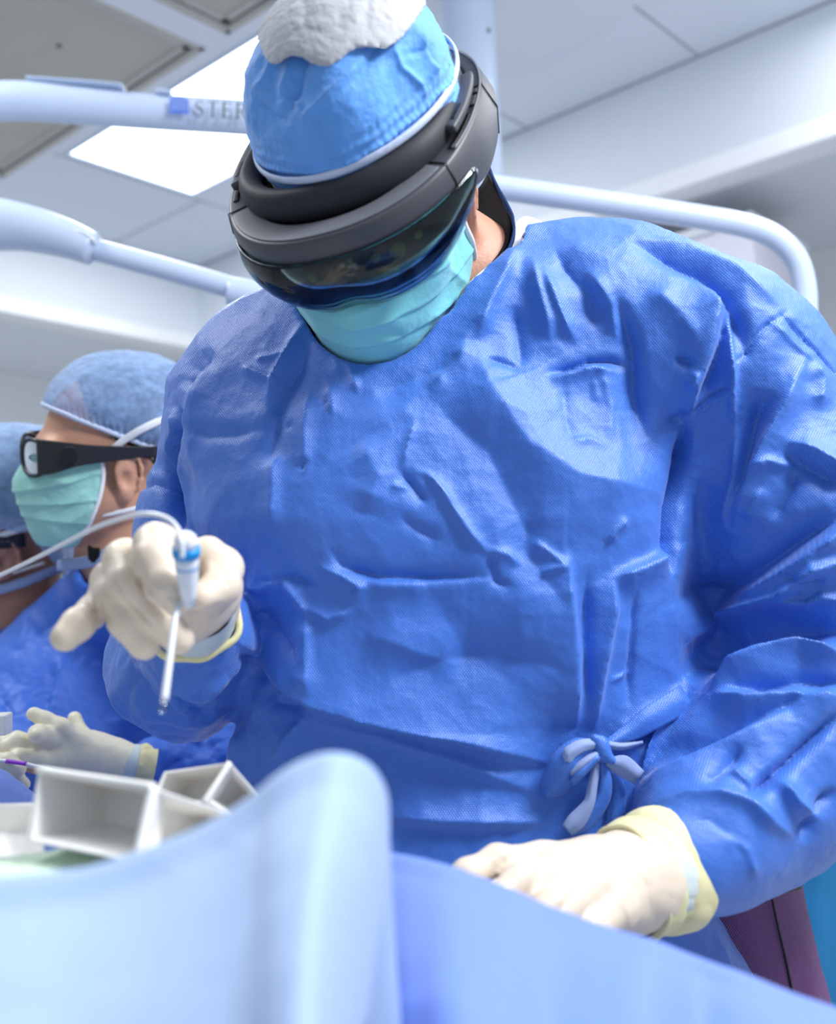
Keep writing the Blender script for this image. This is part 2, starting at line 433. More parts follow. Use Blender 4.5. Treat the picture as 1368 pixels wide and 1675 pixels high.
struct(nosm('floor', [rbox(-6, WB+REC+.1, -4, WA+REC+.1, -.05, 0)], 'floor'))
# header walls above a recess, and the walls behind them
struct(nosm('wall_right', [rbox(WB, WB+.1, -4, WA+.1, HB+.06, H+.1)], 'header'))
struct(nosm('wall_left', [rbox(-6, WB+.1, WA, WA+.1, HB+.06, H+.1)], 'header'))
lipr = nosm('trim_2', [rbox(WB-.012, WB+.1, -4, WA+.1, HB, HB+.065)], 'lip_lit', bevel=.008); struct(lipr)
lipl = nosm('trim_3', [rbox(-6, WB+.1, WA-.012, WA+.1, HB, HB+.065)], 'lip_lit', bevel=.008); struct(lipl)
struct(nosm('trim_4', [rbox(WB+.1, WB+REC, -4, WA+REC, HB+.02, HB+.06), rbox(-6, WB+REC, WA+.1, WA+REC, HB+.02, HB+.06)], 'soffit'))
struct(nosm('wall_back', [rbox(WB+REC, WB+REC+.1, -4, WA+REC, 0, HB+.06)], 'wall'))
struct(nosm('wall_far', [rbox(-6, WB+REC, WA+REC, WA+REC+.1, 0, HB+.06)], 'wall'))
# ceiling light
t = root('ceiling_light', R3(2.105, 2.6, H), 'bright white rectangular light panel set flush in the tiled ceiling', 'ceiling light')
fr = []
for b0, b1, a0, a1 in ((1.835, 1.85, 2.02, 3.185), (2.36, 2.375, 2.02, 3.185), (1.85, 2.36, 2.02, 2.035), (1.85, 2.36, 3.17, 3.185)): fr.append(rbox(b0, b1, a0, a1, H-.003, H+.05))
nosm('frame', fr, 'white_paint', t)
nosm('diffuser', [rbox(1.85, 2.36, 2.035, 3.17, H+.003, H+.012)], 'light_panel', t)
# recessed grey ventilation panels
def vent(b0, b1, a0, a1, label, hole=True):
    t = root('ceiling_vent_panel', R3((b0+b1)/2, (a0+a1)/2, H), label, 'vent panel', 'grey ventilation panels in the ceiling')
    g = []
    for x0, x1, y0, y1 in ((b0, b0+.022, a0, a1), (b1-.022, b1, a0, a1), (b0, b1, a0, a0+.022), (b0, b1, a1-.022, a1)): g.append(rbox(x0, x1, y0, y1, H-.002, H+.05))
    nosm('frame', g, 'panel_frame', t, .003)
    g = []
    for x0, x1, y0, y1 in ((b0+.03, b0+.055, a0+.03, a1-.03), (b1-.055, b1-.03, a0+.03, a1-.03), (b0+.03, b1-.03, a0+.03, a0+.055), (b0+.03, b1-.03, a1-.055, a1-.03)): g.append(rbox(x0, x1, y0, y1, H+.006, H+.03))
    nosm('inner_frame', g, 'panel_frame', t, .003)
    nosm('gap_strip', [rbox(b0, b1, a0, a1, H+.045, H+.055)], 'shadow_gap', t)
    nosm('grille', [rbox(b0+.05, b1-.05, a0+.05, a1-.05, H+.012, H+.02)], 'panel_grey', t)
    if hole:
        c = R3(1.49, a0+ (a1-a0)*.24, H+.009)
        V, F = sweep([c, c+eZ*.004], .008, 16); nosm('screw', [(V, F)], 'shadow_gap', t)
vent(1.16, 1.785, 2.315, 3.50, 'large beige grey ceiling vent panel with a small screw, at the left')
vent(1.16, 1.785, .98, 2.215, 'beige grey ceiling vent panel at the top edge beside the cap crown', False)
# sprinkler cap
c = ceil_c = R3(2.61, 3.52, H)
V, F = [], []
prof = [(.0, -.012), (.03, -.012), (.042, -.008), (.045, 0)]
for r, z in prof:
    for k in range(24): V.append(c+np.array([math.cos(k*math.pi/12)*r, math.sin(k*math.pi/12)*r, z]))
for i in range(3):
    for k in range(24): F.append((i*24+k, i*24+(k+1) % 24, (i+1)*24+(k+1) % 24, (i+1)*24+k))
o = from_arrays('sprinkler_cover', V, F, 'ceiling_tile'); tag(o, 'small round white cover on the ceiling tile beside the light panel', 'sprinkler cover')
# duct boxing under the header, curtain rail behind it
t = root('service_box', R3(3.2, 1.35, 0), 'pale lilac boxed column standing in the wall recess behind the curved tube', 'service column')
nosm('body', [rbox(2.99, 3.40, 1.28, 1.9, 0.0, 2.40)], 'duct', t, .01)
nosm('top_trim', [rbox(2.98, 3.41, 1.27, 1.91, 2.40, 2.43)], 'soffit', t, .005)
t = root('wall_cabinet', R3(3.6, -.2, 1.0), 'pale grey wall cabinet in the recess at the right edge', 'cabinet')
nosm('body', [rbox(3.55, 3.81, -.9, .60, 1.15, 2.15)], 'wall', t, .006)
nosm('door', [rbox(3.53, 3.55, -.15, .58, 1.17, 2.13)], 'header', t, .004)
nosm('door', [rbox(3.53, 3.55, -.88, -.17, 1.17, 2.13)], 'header', t, .004)
# ------------------------------------------------------------------ surgical lights on their ceiling mount
cc = np.array([.178+.03, 2.52, H])
t = root('surgical_light_mount', cc, 'white ceiling column with a wide round canopy, behind the surgeon\'s cap', 'ceiling mount')
def lathe(name, c, prof, mt, parent, seg=48, axis=None):
    V = []; F = []
    if axis is None: ax = eZ
    else: ax = np.asarray(axis, float)/np.linalg.norm(axis)
    u = np.cross(ax, [0.3, .9, .1]); u /= np.linalg.norm(u); v = np.cross(ax, u)
    for r, z in prof:
        for k in range(seg):
            a = 2*math.pi*k/seg; V.append(c+u*math.cos(a)*r+v*math.sin(a)*r+ax*z)
    n = len(prof)
    for i in range(n-1):
        for k in range(seg): F.append((i*seg+k, i*seg+(k+1) % seg, (i+1)*seg+(k+1) % seg, (i+1)*seg+k))
    F.append(tuple(range(seg))[::-1]); F.append(tuple(range((n-1)*seg, n*seg)))
    return from_arrays(name, V, F, mt, parent)
lathe('canopy', cc, [(.48, 0), (.482, -.012), (.47, -.03), (.44, -.04), (.15, -.05), (.02, -.05)], 'header', t, 64)
colc = P(765, 25, 2.62); colc[2] = 0
for a, b, r in (( .0, .0, .067),):
    lathe('column', colc, [(.085, 2.855), (.083, 2.84), (.068, 2.82), (.066, 2.79), (.066, 2.02), (.06, 2.0)], 'white_paint', t)
lathe('hub', colc, [(.09, 2.02), (.1, 2.0), (.1, 1.90), (.09, 1.88)], 'white_paint', t)
q = colc-np.array([0, .067, 0]); 
for zz in (2.66, 2.40):
    s_ = np.array([colc[0]+.045, colc[1]-.052, zz]); V, F = sweep([s_, s_+np.array([0, .006, 0])], .005, 12); nosm('screw', [(V, F)], 'logo_grey', t)
# upper arm with lettering
hub = np.array([colc[0], colc[1], 2.14])
t = root('surgical_light_support', P(300, 180, 2.0), 'white lamp arm with grey capital letters and a blue emblem, at the upper left', 'lamp arm')
armp = [(-260, 250, 1.95), (-90, 178, 1.97), (20, 165, 1.98), (130, 173, 1.99), (250, 183, 2.0), (420, 194, 2.02), (640, 215, 2.1), (740, 235, 2.3)]
ap = [P(*p) for p in armp]
tube('arm', ap, [(.037, .03)]*2+[(.0375, .03)]+[(.035, .03)]+[(.033, .028)]*4, 'white_paint', t, 24, upv=(0, 0, 1))
# raised cover strip on top
tube('cover_strip', [P(x, y, 1.985) for x, y in ((48, 133), (90, 136), (150, 140), (203, 145))], (.004, .02), 'white_paint', t, 12, upv=(0, 0, 1))
tube('cover_clip', [P(x, y, 1.985) for x, y in ((255, 151), (268, 151.5), (280, 154))], (.005, .012), 'white_paint', t, 12, upv=(0, 0, 1))
# lettering
def text_obj(name, body, size, o, xdir, ydir, mt, parent, ext=.0004, font=None):
    cu = bpy.data.curves.new(name, 'FONT'); cu.body = body; cu.size = size; cu.extrude = ext; cu.space_character = 1.12; cu.offset = .0
    ob = bpy.data.objects.new(name, cu); sc.collection.objects.link(ob)
    x = np.asarray(xdir)/np.linalg.norm(xdir); y = np.asarray(ydir)-(np.asarray(ydir) @ x)*x; y /= np.linalg.norm(y); z = np.cross(x, y)
    mw = Matrix([[x[i], y[i], z[i], o[i]] for i in range(3)]+[[0, 0, 0, 1]])
    dg = bpy.context.evaluated_depsgraph_get(); me = bpy.data.meshes.new_from_object(ob.evaluated_get(dg)); bpy.data.objects.remove(ob)
    me.transform(mw); me.materials.clear(); return link(name, me, mt, parent, False)
df = 1.962
o1 = P(318, 190, df); xd = P(405, 194.5, df+.004)-o1; yd = P(316, 150, df)-o1
def serif(ch):   # strokes of a light serif capital in a unit box
    return {'S': None}.get(ch)
def glyph_parts(ch):
    """serif capital drawn as thin boxes/arcs; unit height 1"""
    th, tn = .14, .055; L = []
    if ch == 'T': L = [((.36, 0), (.36, 1), th), ((.02, .97), (.72, .97), tn), ((.02, .82), (.02, .99), tn*.8), ((.70, .82), (.70, .99), tn*.8), ((.22, .03), (.5, .03), tn)]
    if ch == 'E': L = [((.14, 0), (.14, 1), th), ((.0, .97), (.60, .97), tn), ((.0, .03), (.64, .03), tn), ((.14, .52), (.50, .52), tn), ((.59, .82), (.59, .99), tn), ((.64, .0), (.64, .2), tn), ((.5, .42), (.5, .62), tn)]
    if ch == 'R': L = [((.14, 0), (.14, 1), th), ((0, .03), (.3, .03), tn), ((0, .97), (.42, .97), tn)]+[((.40+.22*math.sin(a), .735+.235*math.cos(a)), (.40+.22*math.sin(a+.4), .735+.235*math.cos(a+.4)), tn+.08*math.sin(a+.2)) for a in np.arange(0, 2.9, .38)]+[((.14, .5), (.42, .5), tn), ((.40, .5), (.72, .0), th*.85), ((.62, .03), (.85, .03), tn)]
    if ch == 'S':
        pts = [(.50, .80), (.44, .93), (.30, .98), (.14, .92), (.08, .78), (.14, .64), (.30, .54), (.46, .42), (.54, .26), (.46, .09), (.28, .02), (.12, .08), (.04, .24)]
        wd = [tn, tn, tn, .08, .1, .13, .15, .13, .1, .08, tn, tn]
        L = [(pts[i], pts[i+1], wd[i]) for i in range(len(pts)-1)]+[((.50, .76), (.50, .99), tn*.8), ((.04, .02), (.04, .28), tn*.8)]
    return L
adv = {'S': .80, 'T': .92, 'E': .88, 'R': .95}
parts = []; xu = xd/np.linalg.norm(xd); yu = yd-(yd @ xu)*xu; yu /= np.linalg.norm(yu); zu = np.cross(xu, yu); hgt = 25.5*px(df); xp = 0
for ch in 'STERIS'.replace('I', '')[:4]:
    for (p0, p1, wd) in glyph_parts(ch):
        p0 = np.array(p0); p1 = np.array(p1); dd = p1-p0; ln = np.hypot(*dd); dd = dd/ln; nn = np.array([-dd[1], dd[0]])
        a = p0-dd*wd*.15-nn*wd/2
        tw = lambda v: (xu*v[0]+yu*v[1])*hgt
        parts.append(boxv(o1+tw(a+np.array([xp, 0])), tw(dd*(ln+wd*.3)), tw(nn*wd), zu*.0006))
    xp += adv[ch]
nosm('lettering', parts, 'logo_grey', t)
# blue emblem: square with scalloped top and bottom, pale wave lines
E0 = P(277, 186, df); ex = (P(308, 187.5, df)-E0); ey = P(277.5, 161, df)-E0
V = []; n = 24
for s in (0, 1):
    for i in range(n+1):
        u = i/n; wv = .08*math.sin(math.pi*u)*(1); V += [E0+ex*u+ey*(wv)+zu*.0006*s, E0+ex*u+ey*(1-.0+.12*math.sin(math.pi*u))+zu*.0006*s]
F = []
for i in range(n):
    a = 2*i; F.append((a, a+1, a+3, a+2)); b = 2*(n+1)+a; F.append((b, b+2, b+3, b+1))
em = nosm('emblem', [(V, F)], 'logo_blue', t)
parts = []
for k in range(6):
    y0 = .2+.13*k
    for i in range(12):
        u0 = .06+.88*i/12; u1 = .06+.88*(i+1)/12
        f0 = y0+.09*math.sin(math.pi*u0); f1 = y0+.09*math.sin(math.pi*u1)
        a = E0+ex*u0+ey*f0+zu*.0008; b = E0+ex*u1+ey*f1+zu*.0008
        parts.append(boxv(a, b-a, ey*.035, zu*.0004))
nosm('emblem_line', parts, 'white_paint', em)
# lower arm with joint sleeves
t = root('surgical_light_support', P(250, 440, 1.8), 'white lamp arm with two collar joints, running down behind the surgeon\'s shoulder', 'lamp arm')
tube('elbow', [P(x, y, 1.78) for x, y in ((-420, 330), (-200, 345), (-60, 362), (30, 371), (100, 388), (152, 408))], [.075, .07, .052, .04, .033, .027], 'white_paint', t, 28, upv=(0, 0, 1))
tube('pipe', [P(x, y, 1.8) for x, y in ((145, 406), (270, 440), (390, 474))], .0185, 'white_paint', t, 24)
tube('joint_sleeve', [P(x, y, 1.8) for x, y in ((373, 478), (383, 479.5), (440, 492), (560, 520), (700, 550))], [.019, .026, .027, .026, .026], 'white_paint', t, 24)
tube('cover_strip', [P(x, y, 1.765) for x, y in ((118, 380), (140, 384), (155, 396))], (.004, .012), 'white_plastic', t, 10)
# right yoke tube + lamp head
t = root('surgical_light_yoke', P(1200, 380, 1.65), 'white tube bending downwards behind the surgeon\'s raised right shoulder', 'lamp yoke')
ytp = [P(x, y, 1.65) for x, y in ((700, 292), (800, 305), (950, 326), (1100, 348), (1215, 368), (1270, 390), (1303, 425), (1316, 470), (1318, 520), (1320, 575))]
tube('tube', ytp, .0185, 'white_paint', t, 28, n=10)
s_ = P(1333, 541, 1.632); V, F = sweep([s_, s_+Vd(0, 0, -.003)], .0028, 12); nosm('screw', [(V, F)], 'logo_grey', t)
hd = P(1490, 690, 1.66)
lamp = lathe('surgical_lamp_head', hd, [(.02, .13), (.09, .12), (.16, .085), (.195, .03), (.2, -.02), (.19, -.05), (.02, -.055)], 'white_plastic', None, 48, Vd(-.25, .95, .1))
tag(lamp, 'white domed lamp head at the right edge beneath the bent tube', 'lamp head')
# ================================================================== heads
def frame(U, yaw):
    U = np.asarray(U, float); U /= np.linalg.norm(U); z = np.array([0, 0, 1.])
    F0 = z-(z @ U)*U; F0 /= np.linalg.norm(F0); L0 = np.cross(U, F0)
    c, s = math.cos(math.radians(yaw)), math.sin(math.radians(yaw))
    Fv = c*F0-s*L0; Lv = c*L0+s*F0
    return np.array([RW @ Lv, RW @ Fv, RW @ U])       # rows L, F, U in world
class Head:
    def __init__(s, o, R, k=1.0): s.o = np.asarray(o, float); s.R = R; s.k = k
    def w(s, x, y, z): return s.o+(np.array([x, y, z])*s.k) @ s.R
    def loc(s, p): return ((p-s.o) @ s.R.T)/s.k
    def d(s, x, y, z): return np.array([x, y, z]) @ s.R
def E_(c, r, R=None):
    return ellipsoid(c, np.eye(3) if R is None else R, r)
def rotz(a): c, s = math.cos(a), math.sin(a); return np.array([[c, s, 0], [-s, c, 0], [0, 0, 1.]])
def roty(a): c, s = math.cos(a), math.sin(a); return np.array([[c, 0, -s], [0, 1, 0], [s, 0, c]])
def face_local():
    big = union([E_((0, -.015, .035), (.076, .096, .085)), E_((0, .03, -.025), (.066, .062, .085)), capsule((.0, .035, -.075), (0, .068, -.095), .045, .026),
                 capsule((.052, .005, -.055), (.022, .06, -.088), .022, .02), capsule((-.052, .005, -.055), (-.022, .06, -.088), .022, .02)], .03)
    small = [E_((0, .078, .022), (.052, .018, .012)), capsule((0, .088, .005), (0, .106, -.03), .008, .0125), E_((.013, .098, -.034), (.009, .011, .008)), E_((-.013, .098, -.034), (.009, .011, .008)),
             E_((.036, .07, -.022), (.022, .018, .018)), E_((-.036, .07, -.022), (.022, .018, .018)), E_((0, .088, -.056), (.022, .011, .006)), E_((0, .087, -.067), (.02, .011, .007)), E_((0, .078, -.098), (.02, .018, .016))]
    def ear(sx):
        c = np.array([sx*.079, -.012, -.014]); Rr = rotz(sx*-.35) @ np.eye(3)
        outer = E_(c, (.0065, .019, .033), Rr); lobe = E_(c+np.array([-sx*.001, .004, -.03]), (.0065, .010, .012))
        ring = []
        for i in range(9):
            a0 = math.radians(-50+i*32); a1 = math.radians(-50+(i+1)*32)
            f = lambda a: c+np.array([sx*.005, -.001, 0])+np.array([0, math.cos(a)*-.016, math.sin(a)*.029])
            if i < 8: ring.append(capsule(f(a0), f(a1), .0032))
        inner = capsule(c+np.array([sx*.005, .002, .014]), c+np.array([sx*.004, .000, -.014]), .003)
        cav = E_(c+np.array([sx*.008, .004, -.008]), (.007, .008, .011))
        def g(p):
            d = smin(outer(p), lobe(p), .008)
            for r in ring: d = smin(d, r(p), .003)
            d = smin(d, inner(p), .003)
            return smax(d, -cav(p), .004)
        return g
    eR, eL = ear(-1), ear(1)
    sock = [E_((sx*.031, .098, .0), (.017, .02, .011)) for sx in (-1, 1)]
    def f(p):
        d = big(p)
        for g in small: d = smin(d, g(p), .012)
        for s_ in sock: d = smax(d, -s_(p), .01)
        d = smin(d, eR(p), .004); d = smin(d, eL(p), .004)
        return d
    def fbig(p):
        d = big(p)
        for g in small[:1]+small[1:2]+small[4:6]+small[8:]: d = smin(d, g(p), .02)
        return d
    return f, fbig
face_f, face_big = face_local()
def in_head(f, hd):
    return lambda p: f(hd.loc(p))*hd.k
def inflate(f, r): return lambda p: f(p)-r

# ================================================================== SURGEON
S = root('person', (.08, 1.03, 0), 'large surgeon in blue gown bowing his head, holding a white probe in his raised glove', 'person')
RH = Head(P(587, 240, .868), frame((-.355, .648, .674), 31), 1.0)
_R = frame((-.13, .655, .74), 13)
SH = Head(RH.o-_R[2]*.046-_R[1]*.004, _R, 1.03)     # headset's own frame: origin at the ring's centre
# the raised (his right) hand, the resting (his left) hand: (x, y, depth, radius)
def Q(lst): return [(P(x, y, d), r) for x, y, d, r in lst]
def hand1(o=0.0):
    g = []
    idx = Q([(300, 915, .715, .0150-o), (256, 893, .672, .0140-o), (254, 918, .655, .0135-o), (272, 957, .648, .0125-o), (290, 984, .650, .0098-o)])
    mid = Q([(285, 935, .735, .0145-o), (204, 917, .692, .0133-o), (212, 952, .669, .0128-o), (254, 1002, .673, .0120-o), (292, 1046, .680, .0102-o)])
    rng = Q([(280, 950, .745, .0140-o), (182, 950, .706, .0126-o), (187, 975, .682, .0126-o), (208, 1012, .680, .0122-o), (236, 1052, .682, .0108-o)])
    pky = Q([(270, 975, .745, .0140-o), (176, 972, .710, .0112-o), (150, 1002, .690, .0100-o), (128, 1021, .672, .0098-o), (107, 1042, .664, .0092-o)])
    thb = Q([(330, 975, .750, .0180-o), (362, 930, .712, .0140-o), (362, 958, .692, .0118-o), (330, 978, .676, .0100-o)])
    palm = chain(Q([(290, 940, .735, .026-o), (325, 960, .765, .0285-o), (322, 990, .80, .029-o), (322, 1010, .85, .029-o)]))+chain(Q([(240, 965, .725, .015-o), (300, 1000, .76, .024-o)]))+chain(Q([(340, 905, .712, .012-o), (350, 945, .735, .020-o)]))
    fing = [union(chain(c), .006) for c in (idx, mid, rng, pky, thb)]
    pf = union(palm, .012)
    def f(p):
        d = fing[0](p)
        for g_ in fing[1:]: d = smin(d, g_(p), .0012)
        return smin(d, pf(p), .0045)
    return f
def hand2(o=0.0):
    f1 = Q([(880, 1412, .735, .0135-o), (815, 1412, .712, .0120-o), (765, 1432, .70, .0105-o), (715, 1470, .70, .0095-o)])
    f2 = Q([(915, 1432, .722, .0145-o), (850, 1446, .69, .0130-o), (795, 1480, .672, .0115-o), (750, 1520, .67, .0098-o)])
    f3 = Q([(960, 1458, .71, .0145-o), (905, 1488, .676, .0128-o), (858, 1525, .66, .0112-o), (820, 1560, .66, .0095-o)])
    f4 = Q([(1005, 1485, .712, .0138-o), (965, 1520, .685, .0112-o), (930, 1550, .672, .0100-o), (900, 1575, .67, .0086-o)])
    th = Q([(960, 1410, .76, .016-o), (900, 1420, .755, .013-o), (850, 1450, .75, .011-o)])
    pts = [(895, 1425, .735, .019-o), (925, 1440, .728, .021-o), (965, 1458, .722, .021-o), (1000, 1480, .722, .0185-o)]
    palm = []
    for x, y, d, r in pts: palm += chain(Q([(x, y, d, r), (1040, 1440, .765, .031-o)]))
    palm += chain(Q([(1040, 1440, .765, .031-o), (1110, 1425, .80, .031-o)]))
    fg = [union(chain(c), .006) for c in (f1, f2, f3, f4, th)]; pf = union(palm, .012)
    def f(p):
        d = fg[0](p)
        for g_ in fg[1:]: d = smin(d, g_(p), .003)
        return smin(d, pf(p), .010)
    return f
# ---- body: one continuous skin surface, head to feet
nb = P(700, 452, 1.0)
legs = []
bx, by = .08, 1.06
def body_surgeon():
    hf = in_head(face_f, SH)
    sh_r = P(400, 655, 1.05); sh_l = P(1195, 600, .98); el_r = P(298, 1085, 1.0); el_l = P(1370, 1090, .95)
    wr_r = P(322, 1010, .85); wr_l = P(1110, 1425, .80)
    t = [capsule(SH.w(0, -.03, -.05), nb, .057, .066), capsule(nb, sh_r, .06, .05), capsule(nb, sh_l, .06, .05), capsule(sh_r, el_r, .044, .036), capsule(sh_l, el_l, .046, .038),
         capsule(el_r, wr_r, .036, .024), capsule(el_l, wr_l, .037, .024),
         E_(P(735, 780, 1.03), (.16, .095, .2)), E_((.05, 1.07, 1.05), (.14, .09, .2)), E_((bx-.02, by, .93), (.16, .1, .12)),
         capsule((bx-.11, by, .88), (bx-.13, by, .48), .075, .052), capsule((bx-.13, by, .48), (bx-.14, by+.02, .09), .05, .036),
         capsule((bx+.07, by, .88), (bx+.10, by, .48), .075, .052), capsule((bx+.10, by, .48), (bx+.11, by+.02, .09), .05, .036),
         capsule((bx-.14, by+.02, .05), (bx-.16, by-.15, .035), .042, .03), capsule((bx+.11, by+.02, .05), (bx+.13, by-.15, .035), .042, .03)]
    tf = union(t, .03); h1 = hand1(.0045); h2 = hand2(.0045)
    return lambda p: smin(np.minimum(smin(tf(p), h1(p), .01), h2(p)), hf(p), .012)
lo, hi = bounds([(bx-.25, .7, 0), (bx+.3, 1.25, 0), P(80, 1050, .65), P(1420, 1100, 1.0), SH.w(0, 0, .14), P(290, 1000, .64), P(740, 1560, .65), SH.w(-.1, .12, 0)], .04)
body = sdf_obj('body', body_surgeon(), lo, hi, .0033, 'skin', S, smooth=1)
# ---- gloves
def wrinkle(o, amp, s, amp2=0, s2=.01, seed=0):
    V, N = get_v(o); D = amp*crumple(V, s, seed)
    if amp2: D = D+amp2*crumple(V, s2, seed+3)
    set_v(o, V+N*D[:, None]); return o
lo, hi = bounds([P(90, 1000, .62), P(110, 1075, .62), P(390, 860, .62), P(380, 1080, .62), P(330, 1000, .82), P(200, 850, .62)], .025)
g1 = hand1()
cutn = RW @ np.array([.0, -.0, -1.0])
def clipd(f, pt, n):
    pt = np.asarray(pt); n = np.asarray(n)/np.linalg.norm(n)
    return lambda p: smax(f(p), (p-pt) @ n, .001)
ax1 = P(312, 1035, .86)-P(322, 975, .745); ax1 /= np.linalg.norm(ax1)
glove1 = sdf_obj('glove', clipd(g1, P(322, 1000, .80), ax1), lo, hi, .0015, 'glove', S, smooth=2)
V, N = get_v(glove1); X, Y, D_ = proj(V)
SG = [([(262, 985), (275, 975), (292, 978)], -1.2, 5, 6), ([(255, 968), (268, 962), (284, 968)], .8, 5, 5), ([(345, 915), (368, 935), (372, 965)], -1.5, 6, 6), ([(352, 930), (362, 950)], 1.0, 5, 5),
      ([(160, 985), (165, 1005), (180, 1020)], -1.5, 7, 7), ([(150, 1000), (156, 1015), (160, 1030)], -1.0, 5, 5), ([(300, 1010), (330, 1003), (365, 985)], -1.2, 6, 8), ([(180, 930), (192, 922), (208, 925)], -.5, 5, 5), ([(222, 900), (220, 925), (228, 952), (262, 990), (286, 1008)], -3.2, 4, 4), ([(184, 935), (190, 957), (205, 985), (250, 1028), (262, 1045)], -3.2, 4, 4), ([(160, 975), (163, 1000), (175, 1020)], -1.6, 4, 4)]
set_v(glove1, V+N*(stroke_disp(X, Y, SG)+.0003*crumple(V, .012, 2)+.0006*crumple(V, .04, 5))[:, None])
def cuff(name, c, ax, u0, ru, rv, r, mt, parent, n=90, wob=.002, seed=0):
    ax = np.asarray(ax)/np.linalg.norm(ax); u = np.asarray(u0)-(np.asarray(u0) @ ax)*ax; u /= np.linalg.norm(u); v = np.cross(ax, u)
    rnd = random.Random(seed); ph = [rnd.uniform(0, 6.3) for _ in range(3)]
    pts = []
    for i in range(n):
        a = 2*math.pi*i/n; q = 1+wob/ru*math.sin(3*a+ph[0])+.5*wob/ru*math.sin(7*a+ph[1])
        pts.append(c+u*math.cos(a)*ru*q+v*math.sin(a)*rv*q+ax*wob*1.2*math.sin(2*a+ph[2]))
    V, F = sweep(pts, [r]*n, 12, closed=True, upv=ax)
    return from_arrays(name, V, F, mt, parent)
def sleeve_tube(name, rings, mt, parent, seg=48, wr=.001, ws=.02):
    """rings: (centre, axis, udir, ru, rv)"""
    V = []; F = []
    for c, ax, u0, ru, rv in rings:
        ax = np.asarray(ax)/np.linalg.norm(ax); u = np.asarray(u0)-(np.asarray(u0) @ ax)*ax; u /= np.linalg.norm(u); v = np.cross(ax, u)
        for k in range(seg):
            a = 2*math.pi*k/seg; V.append(c+u*math.cos(a)*ru+v*math.sin(a)*rv)
    for i in range(len(rings)-1):
        for k in range(seg): F.append((i*seg+k, i*seg+(k+1) % seg, (i+1)*seg+(k+1) % seg, (i+1)*seg+k))
    o = from_arrays(name, V, F, mt, parent)
    mod_apply(o, ('SUBSURF', dict(levels=2, render_levels=2)))
    if wr: wrinkle(o, wr, ws)
    return o
ur = Vd(1, 0, 0)
# glove cuff 1: translucent sleeve of the glove then the rolled yellow edge
c0, c1, c2, c3 = P(322, 985, .765), P(322, 994, .785), P(318, 1004, .805), P(316, 1010, .818)
sleeve_tube('glove_wrist', [(c0, ax1, ur, .0275, .0275), (c1, ax1, ur, .0293, .0293), (c2, ax1, ur, .0315, .0315), (c3, ax1, ur, .0325, .0325)], 'cuff_inner', glove1, wr=.0012, ws=.018)
cf = cuff('glove_cuff', P(316, 1008, .815), ax1, ur, .0335, .0345, (.0045, .0028), 'cuff', glove1, seed=1); cf['label'] = 'rolled yellow cuff'
# glove 2
lo, hi = bounds([P(700, 1390, .70), P(700, 1560, .7), P(1130, 1400, .7), P(1120, 1540, .7), P(1120, 1350, .82), P(900, 1600, .66)], .02)
g2 = hand2(); ax2 = P(1175, 1395, .835)-P(1040, 1440, .765); ax2 /= np.linalg.norm(ax2)
glove2 = sdf_obj('glove', clipd(g2, P(1085, 1430, .785), ax2), lo, hi, .0016, 'glove', S, smooth=2)
V, N = get_v(glove2); X, Y, D_ = proj(V)
SG = [([(835, 1398), (815, 1425), (800, 1455)], -2.0, 9, 9), ([(895, 1400), (880, 1440), (850, 1480)], -2.2, 10, 10), ([(955, 1440), (930, 1475), (905, 1500)], -2.2, 10, 10), ([(930, 1395), (985, 1425), (1025, 1490), (1035, 1530)], 1.5, 14, 6), ([(985, 1380), (1030, 1400), (1060, 1450), (1070, 1510)], -1.2, 8, 8)]
set_v(glove2, V+N*(stroke_disp(X, Y, SG)+.0005*crumple(V, .02, 2)+.0008*crumple(V, .05, 5))[:, None])
cc2 = P(1082, 1424, .775); ud = Vd(.45, -.86, .2)
a1_ = P(1058, 1430, .768); a2_ = P(1085, 1425, .778); a3_ = P(1108, 1418, .788)
sleeve_tube('glove_wrist', [(a1_, ax2, ud, .0365, .032), (a2_, ax2, ud, .0400, .034), (a3_, ax2, ud, .0415, .035)], 'cuff_inner', glove2, wr=.001, ws=.02)
w2 = sleeve_tube('glove_cuff', [(P(1026, 1444, .761), ax2, ud, .0385, .032), (P(1032, 1440, .763), ax2, ud, .0420, .0345), (P(1044, 1435, .768), ax2, ud, .0425, .035), (P(1054, 1431, .771), ax2, ud, .0440, .0365), (P(1062, 1429, .774), ax2, ud, .0395, .0325), (P(1068, 1427, .777), ax2, ud, .0455, .038), (P(1084, 1423, .784), ax2, ud, .0465, .039), (P(1098, 1419, .79), ax2, ud, .0470, .0395), (P(1105, 1416, .793), ax2, ud, .0450, .038), (P(1104, 1416, .793), ax2, ud, .040, .034)], 'cuff', glove2, wr=.0016, ws=.03)
w2['label'] = 'wide yellow rolled cuff'
cuff('cuff_bead', P(1029, 1443, .762), ax2, ud, .0402, .0335, .0022, 'cuff', glove2, seed=4, wob=.001)

def mask_shape(hd, thick, cx0=.0, back=.012, low=-.118, slope=.35):
    def f(p):
        q = hd.loc(p); d = face_big(q)-thick
        # puffed pocket in front of nose, mouth
        d = smin(d, E_((0, .072, -.052), (.046, .048, .05))(q), .022)
        region = np.maximum(q[:, 2]-(.020-.30*np.maximum(np.abs(q[:, 0])-.02, 0)), low-q[:, 2])
        region = np.maximum(region, -(q[:, 1]-(back+slope*np.maximum(-.03-q[:, 2], 0))))
        return smax(d, region, .002)*hd.k
    return f
mf = mask_shape(SH, .006, back=.020, low=-.120, slope=-.30)
